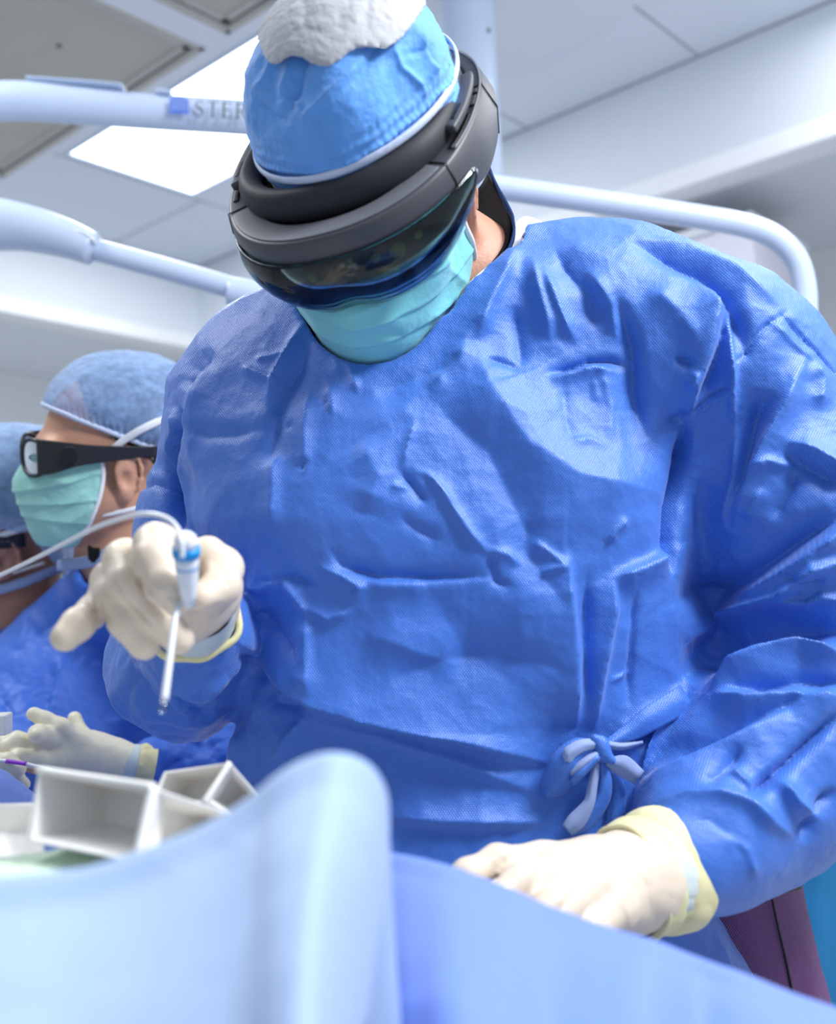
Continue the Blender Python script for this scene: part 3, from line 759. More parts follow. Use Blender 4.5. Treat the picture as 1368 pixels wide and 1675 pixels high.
# ---- gown
def Cc(x, y, d): return np.array([(x-CX)/F_PX*d, -(y-CY)/F_PX*d, d])
rows = [ # y, xl, xr, depth of centre, half thickness
 (430, 560, 880, 1.01, .075), (520, 450, 1060, 1.005, .095), (620, 345, 1150, 1.0, .115), (700, 318, 1135, .995, .13), (850, 325, 1130, .985, .142), (1000, 392, 1150, .985, .140),
 (1150, 398, 1150, .985, .132), (1300, 372, 1140, .975, .130), (1450, 345, 1150, .97, .135), (1600, 330, 1235, .97, .145), (2000, 250, 1300, .97, .16), (2500, 180, 1380, .97, .17)]
ry = np.array([Cc(0, r[0], r[3])[1] for r in rows])[::-1]
rcx = np.array([((r[1]+r[2])/2-CX)/F_PX*r[3] for r in rows])[::-1]; rw = np.array([(r[2]-r[1])/2/F_PX*r[3] for r in rows])[::-1]
rcz = np.array([r[3] for r in rows])[::-1]; rt = np.array([r[4] for r in rows])[::-1]
rwf = RW.T
def loft(p):
    c = (p-CAM) @ RW; x = c[:, 0]; y = c[:, 1]; z = -c[:, 2]
    cx_ = np.interp(y, ry, rcx); a = np.interp(y, ry, rw); cz = np.interp(y, ry, rcz); b = np.interp(y, ry, rt)
    k = (np.abs((x-cx_)/a)**2.5+np.abs((z-cz)/b)**2.5)**(1/2.5)
    d = (k-1)*np.minimum(a, b)*.9
    return np.maximum(d, np.maximum(y-ry[-1], ry[0]-y))
def gown_f():
    W = lambda x, y, d: P(x, y, d)
    yoke = [capsule(W(690, 488, .99), W(455, 622, 1.03), .072, .066), capsule(W(455, 622, 1.03), W(392, 668, 1.04), .066, .062),
            capsule(W(800, 500, .985), W(1010, 510, .965), .066, .067), capsule(W(1010, 510, .965), W(1165, 575, .95), .067, .072), capsule(W(1165, 575, .95), W(1222, 625, .95), .072, .074)]
    armL = [capsule(W(392, 668, 1.04), W(345, 860, 1.03), .060, .064), capsule(W(345, 860, 1.03), W(292, 1090, .99), .066, .062), capsule(W(292, 1090, .99), W(316, 1040, .87), .060, .042), capsule(W(316, 1040, .87), W(318, 1012, .825), .042, .034)]
    armR = [capsule(W(1225, 625, .95), W(1335, 850, .945), .076, .100), capsule(W(1335, 850, .945), W(1400, 1070, .94), .100, .098), capsule(W(1400, 1090, .94), W(1270, 1240, .88), .098, .080), capsule(W(1270, 1240, .88), W(1195, 1335, .84), .080, .057), capsule(W(1195, 1335, .84), W(1150, 1385, .810), .057, .040), capsule(W(1150, 1385, .810), W(1115, 1414, .789), .040, .030)]
    yk = union(yoke, .05); al = union(armL, .03); ar = union(armR, .04)
    belly = E_(P(640, 1000, .97), (.16, .13, .14))
    def f(p):
        t = smin(loft(p), yk(p), .06)
        d = smin(t, ar(p), .018); return smin(d, al(p), .016)
    # neck opening
    hole = [capsule(P(760, 405, .955), P(690, 480, .93), .055, .045), capsule(P(760, 250, .98), P(740, 440, .98), .062, .056)]
    hf = union(hole, .03)
    return lambda p: smax(smax(f(p), -hf(p), .006), -(mf(p)-.0015), .004)
lo = np.minimum.reduce([P(180, 700, 1.0), P(250, 1700, .8), P(1500, 900, .8)])-.05; 
pts = [P(200, 800, 1.1), P(150, 2450, 1.15), P(1520, 1000, 1.08), P(1000, 380, 1.1), P(300, 1030, .80), P(1060, 1420, .76), P(1400, 2450, 1.15), P(1400, 2450, .8), P(800, 1000, .8)]
lo, hi = bounds(pts, .03)
gown = sdf_obj('gown', gown_f(), lo, hi, .0042, 'gown', S, sub=1)
GS = [
 ([(400, 1062), (455, 1108), (530, 1150), (640, 1182), (760, 1212), (895, 1248)], 15, 75, 7),
 ([(510, 1180), (610, 1203), (760, 1250), (885, 1300)], 5, 30, 9),
 ([(632, 1338), (740, 1342), (895, 1346)], 6, 22, 7),
 ([(395, 1060), (420, 1085), (470, 1130)], -7, 6, 14),
 ([(505, 1000), (512, 1060), (522, 1130)], 6, 8, 40),
 ([(500, 990), (540, 1010), (580, 1000)], 3, 8, 8), ([(455, 940), (475, 965), (500, 990), (505, 1010)], 5, 8, 10), ([(430, 950), (470, 945), (520, 960)], -4, 6, 10), ([(520, 925), (560, 940), (590, 960), (570, 985)], 4, 7, 7),
 ([(540, 900), (560, 930), (620, 948), (670, 948), (800, 943)], -5, 14, 5), ([(600, 950), (660, 953), (700, 951)], 4, 5, 20),
 ([(410, 990), (440, 1020), (480, 1060), (500, 1080)], -6, 20, 10), ([(400, 960), (430, 965), (460, 945)], 5, 25, 6),
 # chest light/shade break
 ([(775, 560), (800, 640), (860, 730), (940, 785), (1090, 812)], 13, 70, 75),
 ([(690, 640), (740, 690), (800, 740), (830, 800), (880, 900)], -6, 40, 45),
 ([(680, 772), (700, 778), (722, 802), (745, 840), (775, 880), (800, 905)], 4, 8, 5), ([(655, 770), (680, 800), (700, 825)], -4, 6, 9),
 ([(680, 690), (668, 730), (660, 770)], 2.5, 4, 6), ([(800, 900), (830, 905), (850, 925)], 3, 6, 8), ([(800, 905), (810, 950), (835, 960)], -3, 7, 7), ([(870, 885), (900, 905), (925, 925)], 3, 5, 8),
 ([(930, 925), (900, 928), (880, 940)], 3, 6, 4),
 # gathers below the collar
 ([(845, 400), (825, 450), (800, 500), (780, 560)], 7, 16, 20), ([(870, 420), (880, 470), (895, 520), (900, 560)], 6, 14, 14), ([(905, 400), (925, 440), (960, 480), (975, 540)], -5, 22, 14), ([(890, 440), (930, 540), (945, 560)], 5, 12, 10),
 ([(1005, 475), (1020, 520), (1035, 570), (1040, 640), (1060, 720)], -9, 12, 26), ([(960, 440), (1000, 500), (1010, 560)], 6, 25, 12), ([(1060, 470), (1110, 510), (1150, 570)], 5, 35, 25),
 ([(840, 500), (850, 560), (852, 610)], -4, 12, 12), ([(795, 590), (830, 600), (850, 608)], -3, 6, 8),
 ([(895, 612), (930, 605), (965, 592), (1000, 590), (1030, 600)], -5, 6, 5), ([(900, 622), (935, 612), (970, 600), (1010, 608)], 5, 5, 12), ([(920, 625), (925, 680), (930, 730)], -2, 10, 12), ([(985, 600), (1000, 660), (990, 730)], 3, 18, 18), ([(925, 728), (960, 720), (990, 738)], 2, 5, 12),
 ([(970, 620), (975, 650), (965, 655)], 1.5, 6, 6), ([(1105, 585), (1120, 590), (1135, 600)], -5, 8, 8), ([(1120, 620), (1135, 625), (1138, 605)], 4, 6, 6), ([(1095, 680), (1110, 690), (1120, 670)], -5, 6, 10),
 # right front edge rolling over the armhole
 ([(1135, 455), (1165, 478), (1180, 505), (1172, 550), (1150, 610), (1130, 670), (1122, 690)], 10, 8, 34),
 ([(1190, 500), (1180, 560), (1158, 620), (1135, 668)], -10, 16, 7),
 ([(1030, 393), (1090, 412), (1150, 440), (1190, 480), (1215, 540), (1225, 590)], -9, 12, 20),
 ([(1040, 388), (1120, 402), (1200, 440), (1285, 510)], 4, 10, 8),
 ([(1198, 500), (1196, 560), (1200, 620), (1200, 700)], 6, 5, 9),
 ([(1286, 512), (1255, 532), (1238, 550), (1222, 580), (1200, 595)], -3, 2.5, 2.5), ([(1200, 628), (1165, 650), (1138, 672), (1122, 683)], -3, 2.5, 2.5), ([(1196, 636), (1165, 660), (1140, 680)], 2, 4, 3),
 ([(1275, 514), (1310, 545), (1345, 580), (1380, 620)], -3, 2.5, 2.5), ([(1262, 528), (1300, 562), (1330, 590)], 2, 4, 4),
 ([(1122, 690), (1116, 750), (1102, 830), (1096, 900), (1098, 940)], -16, 12, 8), ([(1140, 700), (1120, 780), (1108, 860), (1104, 950)], 7, 26, 10),
 # torso right of centre: vertical folds to the tie
 ([(925, 905), (932, 980), (940, 1060), (941, 1190)], 10, 7, 60), ([(1000, 935), (1002, 1000), (985, 1080), (975, 1140), (970, 1195)], 8, 9, 22), ([(960, 940), (958, 1060), (960, 1180)], -5, 9, 9),
 ([(1040, 960), (1035, 1080), (1028, 1160)], -4, 5, 9), ([(1100, 900), (1050, 925), (1000, 945)], 8, 30, 7), ([(995, 1115), (1020, 1105), (1035, 1098)], 2, 3, 5), ([(1110, 1140), (1050, 1165), (1000, 1205)], 6, 12, 8), ([(1105, 1180), (1050, 1205), (1000, 1215)], -4, 6, 10),
 ([(990, 890), (1000, 870), (1020, 850)], 4, 8, 8), ([(870, 820), (860, 900), (930, 1000)], -4, 30, 30),
 # sleeve over his left arm
 ([(1318, 585), (1295, 620), (1270, 680), (1240, 760), (1210, 850), (1200, 875)], 11, 26, 16), ([(1260, 640), (1235, 700), (1215, 760), (1200, 830)], -9, 14, 20), ([(1205, 700), (1200, 780), (1190, 860), (1205, 876)], 5, 8, 8),
 ([(1330, 590), (1345, 620), (1340, 670)], 5, 16, 16), ([(1240, 770), (1262, 758), (1282, 762), (1300, 755)], 5, 7, 9), ([(1300, 765), (1290, 800), (1260, 850)], -5, 12, 12), ([(1280, 740), (1320, 760), (1380, 790)], -7, 10, 30), ([(1255, 800), (1238, 830), (1225, 850)], 4, 8, 8),
 ([(1290, 725), (1330, 738), (1368, 760), (1400, 790)], 7, 22, 9),
 ([(1110, 985), (1150, 965), (1180, 980), (1240, 940), (1310, 890), (1400, 830)], -10, 26, 14),
 ([(1180, 985), (1240, 955), (1290, 925), (1345, 888), (1400, 850)], 11, 9, 22),
 ([(1140, 1045), (1175, 1010), (1200, 995), (1280, 965), (1330, 925), (1400, 912)], 12, 10, 28),
 ([(1180, 980), (1186, 995), (1196, 1000)], 4, 5, 5), ([(1270, 980), (1320, 985), (1345, 975), (1400, 985)], 6, 6, 12), ([(1290, 935), (1320, 950), (1350, 945)], -5, 5, 12),
 ([(1120, 1110), (1150, 1075), (1220, 1045), (1290, 1030), (1400, 1035)], -13, 26, 22),
 ([(1160, 1128), (1200, 1100), (1260, 1080), (1310, 1065), (1400, 1082)], 14, 16, 14), ([(1165, 1135), (1220, 1145), (1300, 1135), (1400, 1150)], 9, 9, 26), ([(1190, 1122), (1240, 1118), (1310, 1105), (1400, 1115)], -8, 8, 10),
 ([(1115, 1120), (1105, 1170), (1070, 1230), (1055, 1270)], 8, 6, 26),
 ([(1060, 1275), (1110, 1230), (1180, 1195), (1260, 1160), (1360, 1120)], -10, 20, 18), ([(1040, 1310), (1090, 1265), (1160, 1225), (1230, 1190), (1290, 1155)], 8, 14, 22),
 ([(1215, 1310), (1250, 1280), (1300, 1235), (1380, 1160)], -9, 7, 10), ([(1150, 1290), (1190, 1250), (1215, 1220)], -6, 10, 10), ([(1195, 1255), (1215, 1275), (1230, 1290)], 4, 6, 6),
 ([(1030, 1335), (1070, 1318), (1130, 1300), (1180, 1300), (1225, 1312), (1260, 1345), (1300, 1370)], 8, 20, 12), ([(1090, 1330), (1110, 1310), (1130, 1302)], -3, 3, 3),
 ([(1275, 1270), (1300, 1310), (1340, 1340)], 8, 14, 14), ([(1110, 1345), (1160, 1340), (1200, 1370), (1230, 1420)], -6, 12, 12), ([(1180, 1360), (1220, 1390), (1240, 1440)], 6, 9, 12), ([(1370, 1290), (1330, 1330), (1310, 1380)], -6, 10, 10),
 # his right side
 ([(300, 640), (318, 600), (350, 575)], -5, 16, 10), ([(290, 665), (298, 700), (292, 730), (280, 770), (284, 810), (294, 855), (300, 880)], -15, 7, 11), ([(280, 665), (285, 700), (275, 760)], 7, 8, 12), ([(330, 600), (318, 660), (300, 720), (290, 790)], 6, 20, 12),
 ([(225, 800), (250, 790), (275, 800)], -3, 5, 5), ([(270, 790), (285, 800), (292, 820)], -4, 6, 6), ([(305, 700), (340, 715), (380, 712), (430, 700)], -3, 20, 8),
 ([(508, 505), (480, 560), (450, 620), (436, 660)], 8, 14, 7), ([(520, 520), (500, 580), (460, 650), (440, 760)], -6, 12, 14), ([(395, 600), (430, 615), (445, 622)], 4, 6, 6), ([(415, 588), (440, 582), (465, 575)], 2.5, 5, 5),
 ([(535, 545), (548, 580), (552, 602), (585, 588), (620, 580)], 4, 7, 8), ([(570, 590), (580, 620), (585, 640)], 4, 6, 8), ([(450, 740), (452, 800), (446, 860)], 5, 10, 24), ([(505, 640), (500, 700), (502, 780)], 4, 10, 14), ([(530, 655), (540, 640), (545, 680)], 3, 7, 7),
 ([(590, 720), (620, 780), (600, 840)], 6, 45, 45), ([(465, 700), (472, 695), (476, 690)], -2, 3, 4), ([(490, 770), (505, 750)], -2.5, 3, 5), ([(640, 796), (670, 800)], 2, 4, 4), ([(650, 840), (690, 870), (720, 885)], -3, 12, 12),
 ([(430, 1120), (445, 1150), (500, 1160)], -4, 12, 12), ([(500, 1170), (470, 1210), (445, 1250)], 4, 10, 8), ([(395, 1190), (385, 1240), (380, 1290)], 5, 8, 8), ([(600, 1030), (700, 1070), (760, 1090)], 5, 40, 30), ([(700, 960), (760, 1060), (860, 1130)], -4, 60, 50),
 ([(640, 1110), (720, 1080), (820, 1070), (920, 1090)], -4, 20, 30), ([(700, 640), (750, 600), (760, 560)], 5, 20, 18), ([(610, 640), (700, 610), (760, 600)], -4, 20, 30),
 # forearm behind the raised hand
 ([(200, 1050), (210, 1100), (250, 1150), (310, 1180)], -6, 12, 10), ([(250, 1080), (270, 1120), (330, 1140), (375, 1110)], 5, 12, 14), ([(240, 1090), (300, 1160), (350, 1170)], -5, 8, 8), ([(260, 1100), (300, 1110), (350, 1090)], -5, 9, 9),
]
V, N = get_v(gown); X, Y, D_ = proj(V)
front = (N @ (RW @ np.array([0, 0, 1.]))) > -.25
q = (V-CAM) @ RW
disp = np.where(front, stroke_disp(X, Y, GS)*1.5, 0)
disp += .0042*crumple(V*np.array([1, 1, .7]), .16, 1)+.0010*crumple(V, .05, 2)
disp += .0060*worley(V*np.array([1, 1, .62]), .085, 2)+.0026*worley(V*np.array([1, .9, 1]), .036, 5)+.0009*worley(V, .015, 7)
lowarm = np.clip(1-np.linalg.norm(V-P(300, 1080, .95), axis=1)/.12, 0, 1)
disp += lowarm*(.013*worley(V*np.array([1, 1, 1.3]), .075, 9)+.010*crumple(V, .05, 4))
disp *= np.clip(mf(V)/.03, .05, 1)
for wc, wr_ in ((P(1110, 1418, .79), .075), (P(318, 1012, .825), .05)):
    disp *= np.clip(np.linalg.norm(V-wc, axis=1)/wr_*1.6-.75, 0.05, 1)
set_v(gown, V+N*disp[:, None])
gt = bvh(gown)
# ---- cap
def cap_f(p):
    q = SH.loc(p)
    return ellip_cap(q)
ecap = union([E_((0.003, -.012, .064), (.0765, .102, .086)), E_((-.007, .015, .085), (.064, .072, .068)), E_((.010, -.01, .092), (.060, .080, .070))], .03)
def capshape(p):
    q = SH.loc(p); r = RH.loc(p); bulge = .004*np.sin(np.arctan2(q[:, 0], q[:, 1])*5+1)*np.clip(q[:, 2]*8, 0, 1)
    return smax(ecap(q)*SH.k-bulge, -(r[:, 2]+.014), .006)
lo, hi = bounds([SH.w(x, y, z) for x in (-.11, .11) for y in (-.14, .13) for z in (-.04, .18)], .0)
cap = sdf_obj('scrub_cap', capshape, lo, hi, .0028, 'cap_blue', S, sub=1)
V, N = get_v(cap); X, Y, D_ = proj(V); r = RH.loc(V)
CS = [([(505, 70), (492, 110), (485, 150), (470, 185)], -7, 8, 14), ([(480, 75), (470, 120), (455, 160)], 4, 8, 8), ([(470, 175), (500, 190), (540, 150), (600, 90)], 4, 7, 9), ([(415, 160), (450, 190), (475, 200)], -3, 7, 7), ([(455, 170), (480, 165), (500, 175)], 4, 5, 6),
      ([(640, 70), (655, 110), (690, 140), (700, 160)], 4, 7, 7), ([(620, 60), (600, 110), (560, 150)], -3, 12, 12), ([(690, 50), (700, 90), (720, 130)], 3, 7, 7), ([(660, 90), (700, 80), (715, 110)], -2.5, 5, 7), ([(730, 80), (700, 140)], 2.5, 5, 5), ([(410, 150), (430, 130), (450, 80)], 3, 8, 8)]
fade = np.clip(1-np.abs(r[:, 2]-.032)/.026, 0, 1)
ang = np.arctan2(r[:, 0], r[:, 1])
gath = .0016*np.sin((r[:, 2]+.003*perlin(V/.02))*2*math.pi/.0085)*fade
puck = .0003*np.sin(ang*90+4*perlin(V/.01))*fade
set_v(cap, V+N*(stroke_disp(X, Y, CS)+gath+puck+.0035*crumple(V, .05, 4)*np.clip(r[:, 2]*14-.3, 0, 1)+(.0040*worley(V, .045, 3)+.0022*worley(V, .02, 8))*np.clip(r[:, 2]*14-.3, 0, 1)+.0008*crumple(V, .016, 6))[:, None])
# white crown
def crownshape(p):
    q = SH.loc(p); r = RH.loc(p)
    z = r[:, 2]-.100+.20*r[:, 0]-.08*r[:, 1]-.003*np.sin(r[:, 0]*150)
    return smax(ecap(q)*SH.k-.0062, -z, .003)
crown = sdf_obj('crown', crownshape, lo, hi, .003, 'cap_white', cap, sub=1); crown['label'] = 'white gathered crown'
wrinkle(crown, .0018, .03, .0009, .012, 3)
# white piping near the lower edge
def ring_on(hf, zf, x_r, off, n=72, hd=RH):
    """points where the plane z=zf(angle) of frame hd meets the surface hf"""
    pts = []
    for i in range(n):
        a = 2*math.pi*i/n; lo_, hi_ = .02, .22
        for _ in range(22):
            m_ = (lo_+hi_)/2; p = hd.w(math.sin(a)*m_, math.cos(a)*m_, zf(a))
            if hf(p[None])[0] < 0: lo_ = m_
            else: hi_ = m_
        pts.append(hd.w(math.sin(a)*(lo_+off), math.cos(a)*(lo_+off), zf(a)))
    return pts
rp = ring_on(lambda p: ecap(SH.loc(p))*SH.k, lambda a: .032, 0, .0028)
V_, F_ = sweep(rp, [(.0032, .0016)]*len(rp), 8, closed=True, upv=RH.d(0, 0, 1)); from_arrays('piping', V_, F_, 'piping', cap)
# ---- mask
lo, hi = bounds([SH.w(x, y, z) for x in (-.09, .09) for y in (-.02, .14) for z in (-.14, .02)], .0)
mask = sdf_obj('face_mask', mf, lo, hi, .0018, 'mask_teal', S, smooth=1)
V, N = get_v(mask); X, Y, D_ = proj(V); q = SH.loc(V)
pl = 0
for z0, s_ in ((-.022, 1), (-.047, 1), (-.070, 1)):
    t_ = (q[:, 2]-z0-.010*np.cos(q[:, 0]*22)); pl = pl+np.where(t_ > 0, np.exp(-(t_/.010)), np.exp(-(t_/.0018)**2))*.0022
MS = [([(560, 520), (620, 500), (700, 440)], 2, 8, 8), ([(545, 545), (600, 530), (660, 520)], 2, 6, 8), ([(700, 530), (730, 500), (760, 480)], 2.5, 8, 8), ([(600, 545), (660, 550), (700, 530)], -2, 8, 8), ([(720, 400), (735, 440), (770, 470)], 2, 8, 8)]
set_v(mask, V+N*(pl+stroke_disp(X, Y, MS)+.0012*crumple(V, .03, 8))[:, None])
mt_ = bvh(mask)
# mask edge bindings (his left side): from the nose-side top corner to the jaw corner, and the tie behind
sf = in_head(face_big, SH)
def on_head(hd, x, y, z, off=.004):
    """push a head-frame direction out to the face surface at height z"""
    v = np.array([x, y]); v = v/np.linalg.norm(v); lo_, hi_ = .01, .2
    for _ in range(24):
        m_ = (lo_+hi_)/2
        if face_big(np.array([[v[0]*m_, v[1]*m_, z]]))[0] < 0: lo_ = m_
        else: hi_ = m_
    return hd.w(v[0]*(lo_+off), v[1]*(lo_+off), z)
for sx in (1, -1):
    pts = []
    for z in (.0, -.02, -.045, -.07, -.092, -.105):
        yb = .020-.30*max(-.03-z, 0); 
        lo_, hi_ = .0, .12
        for _ in range(24):
            m_ = (lo_+hi_)/2
            if face_big(np.array([[sx*m_, yb, z]]))[0]-.006 < 0: lo_ = m_
            else: hi_ = m_
        pts.append(SH.w(sx*(lo_+.001), yb, z))
    tube('edge_binding', pts, (.0022, .0030), 'white_cloth', mask, 10)
    tube('tie', [pts[-1], SH.w(sx*.066, .012, -.078), SH.w(sx*.078, -.018, -.03), SH.w(sx*.082, -.03, .01), SH.w(sx*.075, -.06, .04)], (.0014, .003), 'white_cloth', mask, 8)
# ---- cloth patches
def patch_mesh(rows, n=6):
    rows = [catmull(r, n) for r in rows]; cols = list(zip(*rows)); cols = [catmull(list(c), n) for c in cols]
    nu = len(cols); nv = len(cols[0]); V = [p for c in cols for p in c]
    F = [(i*nv+j, (i+1)*nv+j, (i+1)*nv+j+1, i*nv+j+1) for i in range(nu-1) for j in range(nv-1)]
    return V, F
def patch(name, rows, mt, parent=None, n=6, th=.002, off=0, wr=0, ws=.05, seed=0):
    V, F = patch_mesh(rows, n); o = from_arrays(name, V, F, mt, parent)
    if wr: wrinkle(o, wr, ws, wr*.35, ws*.35, seed)
    mod_apply(o, ('SOLIDIFY', dict(thickness=th, offset=off))); o.data.polygons.foreach_set('use_smooth', [True]*len(o.data.polygons))
    return o
def PR(lst): return [P(*p) for p in lst]
# ---- surgeon's clothing details
patch('collar', [PR([(797, 262, 1.03), (812, 300, .995), (839, 352, .955), (836, 398, .93), (806, 440, .915), (770, 468, .91)]),
                 PR([(800, 330, 1.03), (822, 350, 1.0), (842, 385, .962), (834, 425, .94), (803, 455, .925), (768, 480, .92)]),
                 PR([(820, 420, 1.05), (850, 420, 1.02), (860, 440, .985), (840, 460, .96), (800, 480, .945), (768, 500, .94)])], 'denim', S, 6, .0022, wr=.0008, ws=.02)['label'] = 'dark denim scrub collar'
patch('collar_lining', [PR([(798, 284, 1.005), (818, 322, .988), (835, 352, .966), (833, 394, .944), (808, 432, .930), (790, 446, .925)]),
                        PR([(790, 300, 1.02), (800, 345, 1.01), (806, 380, .99), (803, 405, .975), (797, 425, .96), (788, 440, .95)]),
                        PR([(775, 320, 1.03), (778, 355, 1.03), (780, 385, 1.02), (780, 405, 1.01), (780, 425, 1.0), (780, 438, .99)])], 'black_cloth', S, 5, .002)
tube('undershirt_neckband', PR([(884, 372, 1.0), (862, 366, .985), (848, 378, .965), (845, 405, .945), (822, 432, .93), (796, 452, .92), (772, 474, .915)]), [(.007, .003)]*7, 'white_cloth', S, 10)
tube('gown_neckband', PR([(905, 376, .985), (880, 380, .965), (862, 392, .948), (850, 418, .932), (825, 444, .918), (795, 466, .908), (772, 486, .903)]), [(.002, .003)]*7, 'gown', S, 8)
# belt tie
def G(x, y, off):
    h = hit(gt, x, y, off)
    return h if h is not None else P(x, y, .86)
def ribbon(name, pts, widths, mt, parent, off=.006, curl=.004, th=.0012):
    """pts (x, y, extra offset towards the viewer in mm), widths in px"""
    L, C_, Rr = [], [], []
    for i, p in enumerate(pts):
        a = np.array(pts[max(i-1, 0)][:2], float); b = np.array(pts[min(i+1, len(pts)-1)][:2], float); t = (b-a)/np.linalg.norm(b-a); nrm = np.array([-t[1], t[0]])*widths[i]/2
        of = off+p[2]*.001
        c = G(p[0], p[1], of); dpt = (-(c-CAM) @ RW[:, 2]); 
        L.append(P(p[0]+nrm[0], p[1]+nrm[1], dpt+curl)); C_.append(P(p[0], p[1], dpt)); Rr.append(P(p[0]-nrm[0], p[1]-nrm[1], dpt+curl*.6))
    return patch(name, [L, C_, Rr], mt, parent, 5, th, wr=.0007, ws=.012)
tie = ribbon('belt', [(1125, 1140, 0), (1070, 1172, 1), (1030, 1198, 3), (990, 1220, 8)], [46, 42, 30, 14], 'gown', S)
ribbon('bow_loop', [(984, 1228, 12), (950, 1226, 16), (925, 1250, 16), (906, 1285, 10), (893, 1303, 4)], [16, 40, 52, 44, 10], 'gown', tie, curl=.007)
ribbon('bow_lining', [(983, 1216, 15), (955, 1219, 19), (932, 1232, 19), (928, 1246, 17)], [12, 20, 22, 16], 'gown_lining', tie)
ribbon('bow_lining', [(978, 1232, 19), (955, 1248, 21), (934, 1266, 18)], [9, 12, 10], 'gown_lining', tie)
ribbon('bow_fold', [(980, 1236, 20), (952, 1262, 22), (935, 1280, 18)], [10, 16, 12], 'gown', tie)
ribbon('tail', [(982, 1240, 10), (988, 1280, 12), (980, 1310, 12), (955, 1345, 10), (932, 1362, 8)], [16, 26, 32, 30, 12], 'gown', tie, curl=.005)
ribbon('tail_lining', [(976, 1246, 13), (970, 1282, 15), (964, 1312, 16), (944, 1342, 14), (928, 1358, 12)], [10, 15, 18, 30, 22], 'gown_lining', tie)
ribbon('tail_lining', [(996, 1219, 12), (1020, 1221, 12), (1052, 1214, 8)], [12, 11, 3], 'gown_lining', tie)
ribbon('tail_lining', [(992, 1247, 12), (1018, 1252, 15), (1046, 1272, 12)], [14, 34, 26], 'gown_lining', tie)
ribbon('tail', [(1000, 1262, 4), (1010, 1300, 4), (1004, 1350, 3)], [24, 30, 26], 'gown', tie)
kc = G(986, 1226, .020); kr = np.array([.006, .011, .006])
kn = sdf_obj('knot', union([ellipsoid(kc, np.array([Vd(1, 0, 0), Vd(0, 1, 0), Vd(0, 0, 1)]), kr), capsule(kc+Vd(-.006, .009, 0), kc+Vd(.007, -.008, .002), .0035)], .004), kc-.02, kc+.02, .0012, 'gown', tie); wrinkle(kn, .0006, .006)
# lead apron glimpsed behind the gown
ap_rows = []
for y, xr in ((1340, 1296), (1400, 1303), (1460, 1309), (1520, 1322), (1600, 1343), (1680, 1362), (1900, 1400), (2150, 1410)):
    ap_rows.append(PR([(xr-190, y+4, .99), (xr-100, y+2, .985), (xr-40, y, .995), (xr-10, y, 1.012), (xr, y, 1.035), (xr-14, y, 1.07)]))
apron = patch('lead_apron', ap_rows, 'lead_purple', S, 5, .006, wr=.0022, ws=.05); apron['label'] = 'purple quilted lead apron'
tube('apron_trim', PR([(1300, 1385, 1.0), (1304, 1420, 1.0), (1308, 1447, 1.004)]), (.0042, .0016), 'black_trim', apron, 8, upv=Vd(1, 0, 0))
tube('apron_trim', PR([(1200, 1466, .974), (1240, 1461, .977), (1280, 1454, .985), (1309, 1447, 1.006)]), (.0045, .0016), 'black_trim', apron, 8, upv=Vd(0, 1, 0))
tube('apron_seam', PR([(1262, 1464, .984), (1274, 1520, .985), (1288, 1580, .986), (1302, 1650, .988)]), .0011, 'black_trim', apron, 6)
# trousers and shoes below the gown
def trousers_f(bx, by):
    return union([capsule((bx-.11, by, .86), (bx-.13, by, .48), .098, .085), capsule((bx-.13, by, .48), (bx-.14, by+.02, .12), .085, .075),
                  capsule((bx+.07, by, .86), (bx+.10, by, .48), .098, .085), capsule((bx+.10, by, .48), (bx+.11, by+.02, .12), .085, .075)], .03)
lo, hi = bounds([(bx-.25, by-.1, .04), (bx+.22, by+.12, .95)], .03)
tr_ = sdf_obj('trousers', clipd(trousers_f(bx, by), (0, 0, .09), (0, 0, -1)), lo, hi, .008, 'trousers', S, smooth=2)
for sx in (-.15, .12):
    sf_ = union([capsule((bx+sx, by+.03, .05), (bx+sx, by-.16, .042), .05, .042), capsule((bx+sx, by+.04, .03), (bx+sx, by-.15, .03), .045, .04), capsule((bx+sx*.93, by+.02, .06), (bx+sx*.93, by+.02, .13), .05, .05)], .03)
    lo, hi = bounds([(bx+sx-.06, by-.22, 0), (bx+sx+.06, by+.1, .18)], .02)
    sdf_obj('shoe', clipd(sf_, (0, 0, .0), (0, 0, -1)), lo, hi, .006, 'shoe', S, smooth=1)

# ================================================================== HEADSET
HS = root('headset', RH.o, 'dark grey mixed reality headset ring with tinted curved visor, on the surgeon\'s head', 'headset')
def ringp(th, da=0, z=0, a=.107, bf=.138, bb=.132):
    s, c = math.sin(th), math.cos(th); b = bf if c > 0 else bb
    e = .88
    x = (a+da)*math.copysign(abs(s)**e, s); y = (b+da)*math.copysign(abs(c)**e, c)
    return RH.w(x, y, z)
def ring_sec(name, secf, mt, parent, n=180, t0=0, t1=2*math.pi, bev=.0025, **kw):
    """secf(theta) -> list of (radial offset, z) corners"""
    V = []; F = []; closed = abs(t1-t0-2*math.pi) < 1e-6; N_ = n if closed else n+1
    for i in range(N_):
        th = t0+(t1-t0)*i/n; s_ = secf(th)
        for da, z in s_: V.append(ringp(th, da, z, **kw))
    k = len(s_)
    for i in range(n):
        for j in range(k):
            F.append((i*k+j, i*k+(j+1) % k, ((i+1) % N_)*k+(j+1) % k, ((i+1) % N_)*k+j))
    if not closed: F.append(tuple(range(k))[::-1]); F.append(tuple(range(n*k, n*k+k)))
    o = multi(name, [(V, F)], mt, parent, True)
    if bev: mod_apply(o, ('BEVEL', dict(width=bev, segments=3, limit_method='ANGLE', angle_limit=.6))); o.data.polygons.foreach_set('use_smooth', [True]*len(o.data.polygons))
    return o
def sm(x, a, b): t = min(1, max(0, (x-a)/(b-a))); return t*t*(3-2*t)
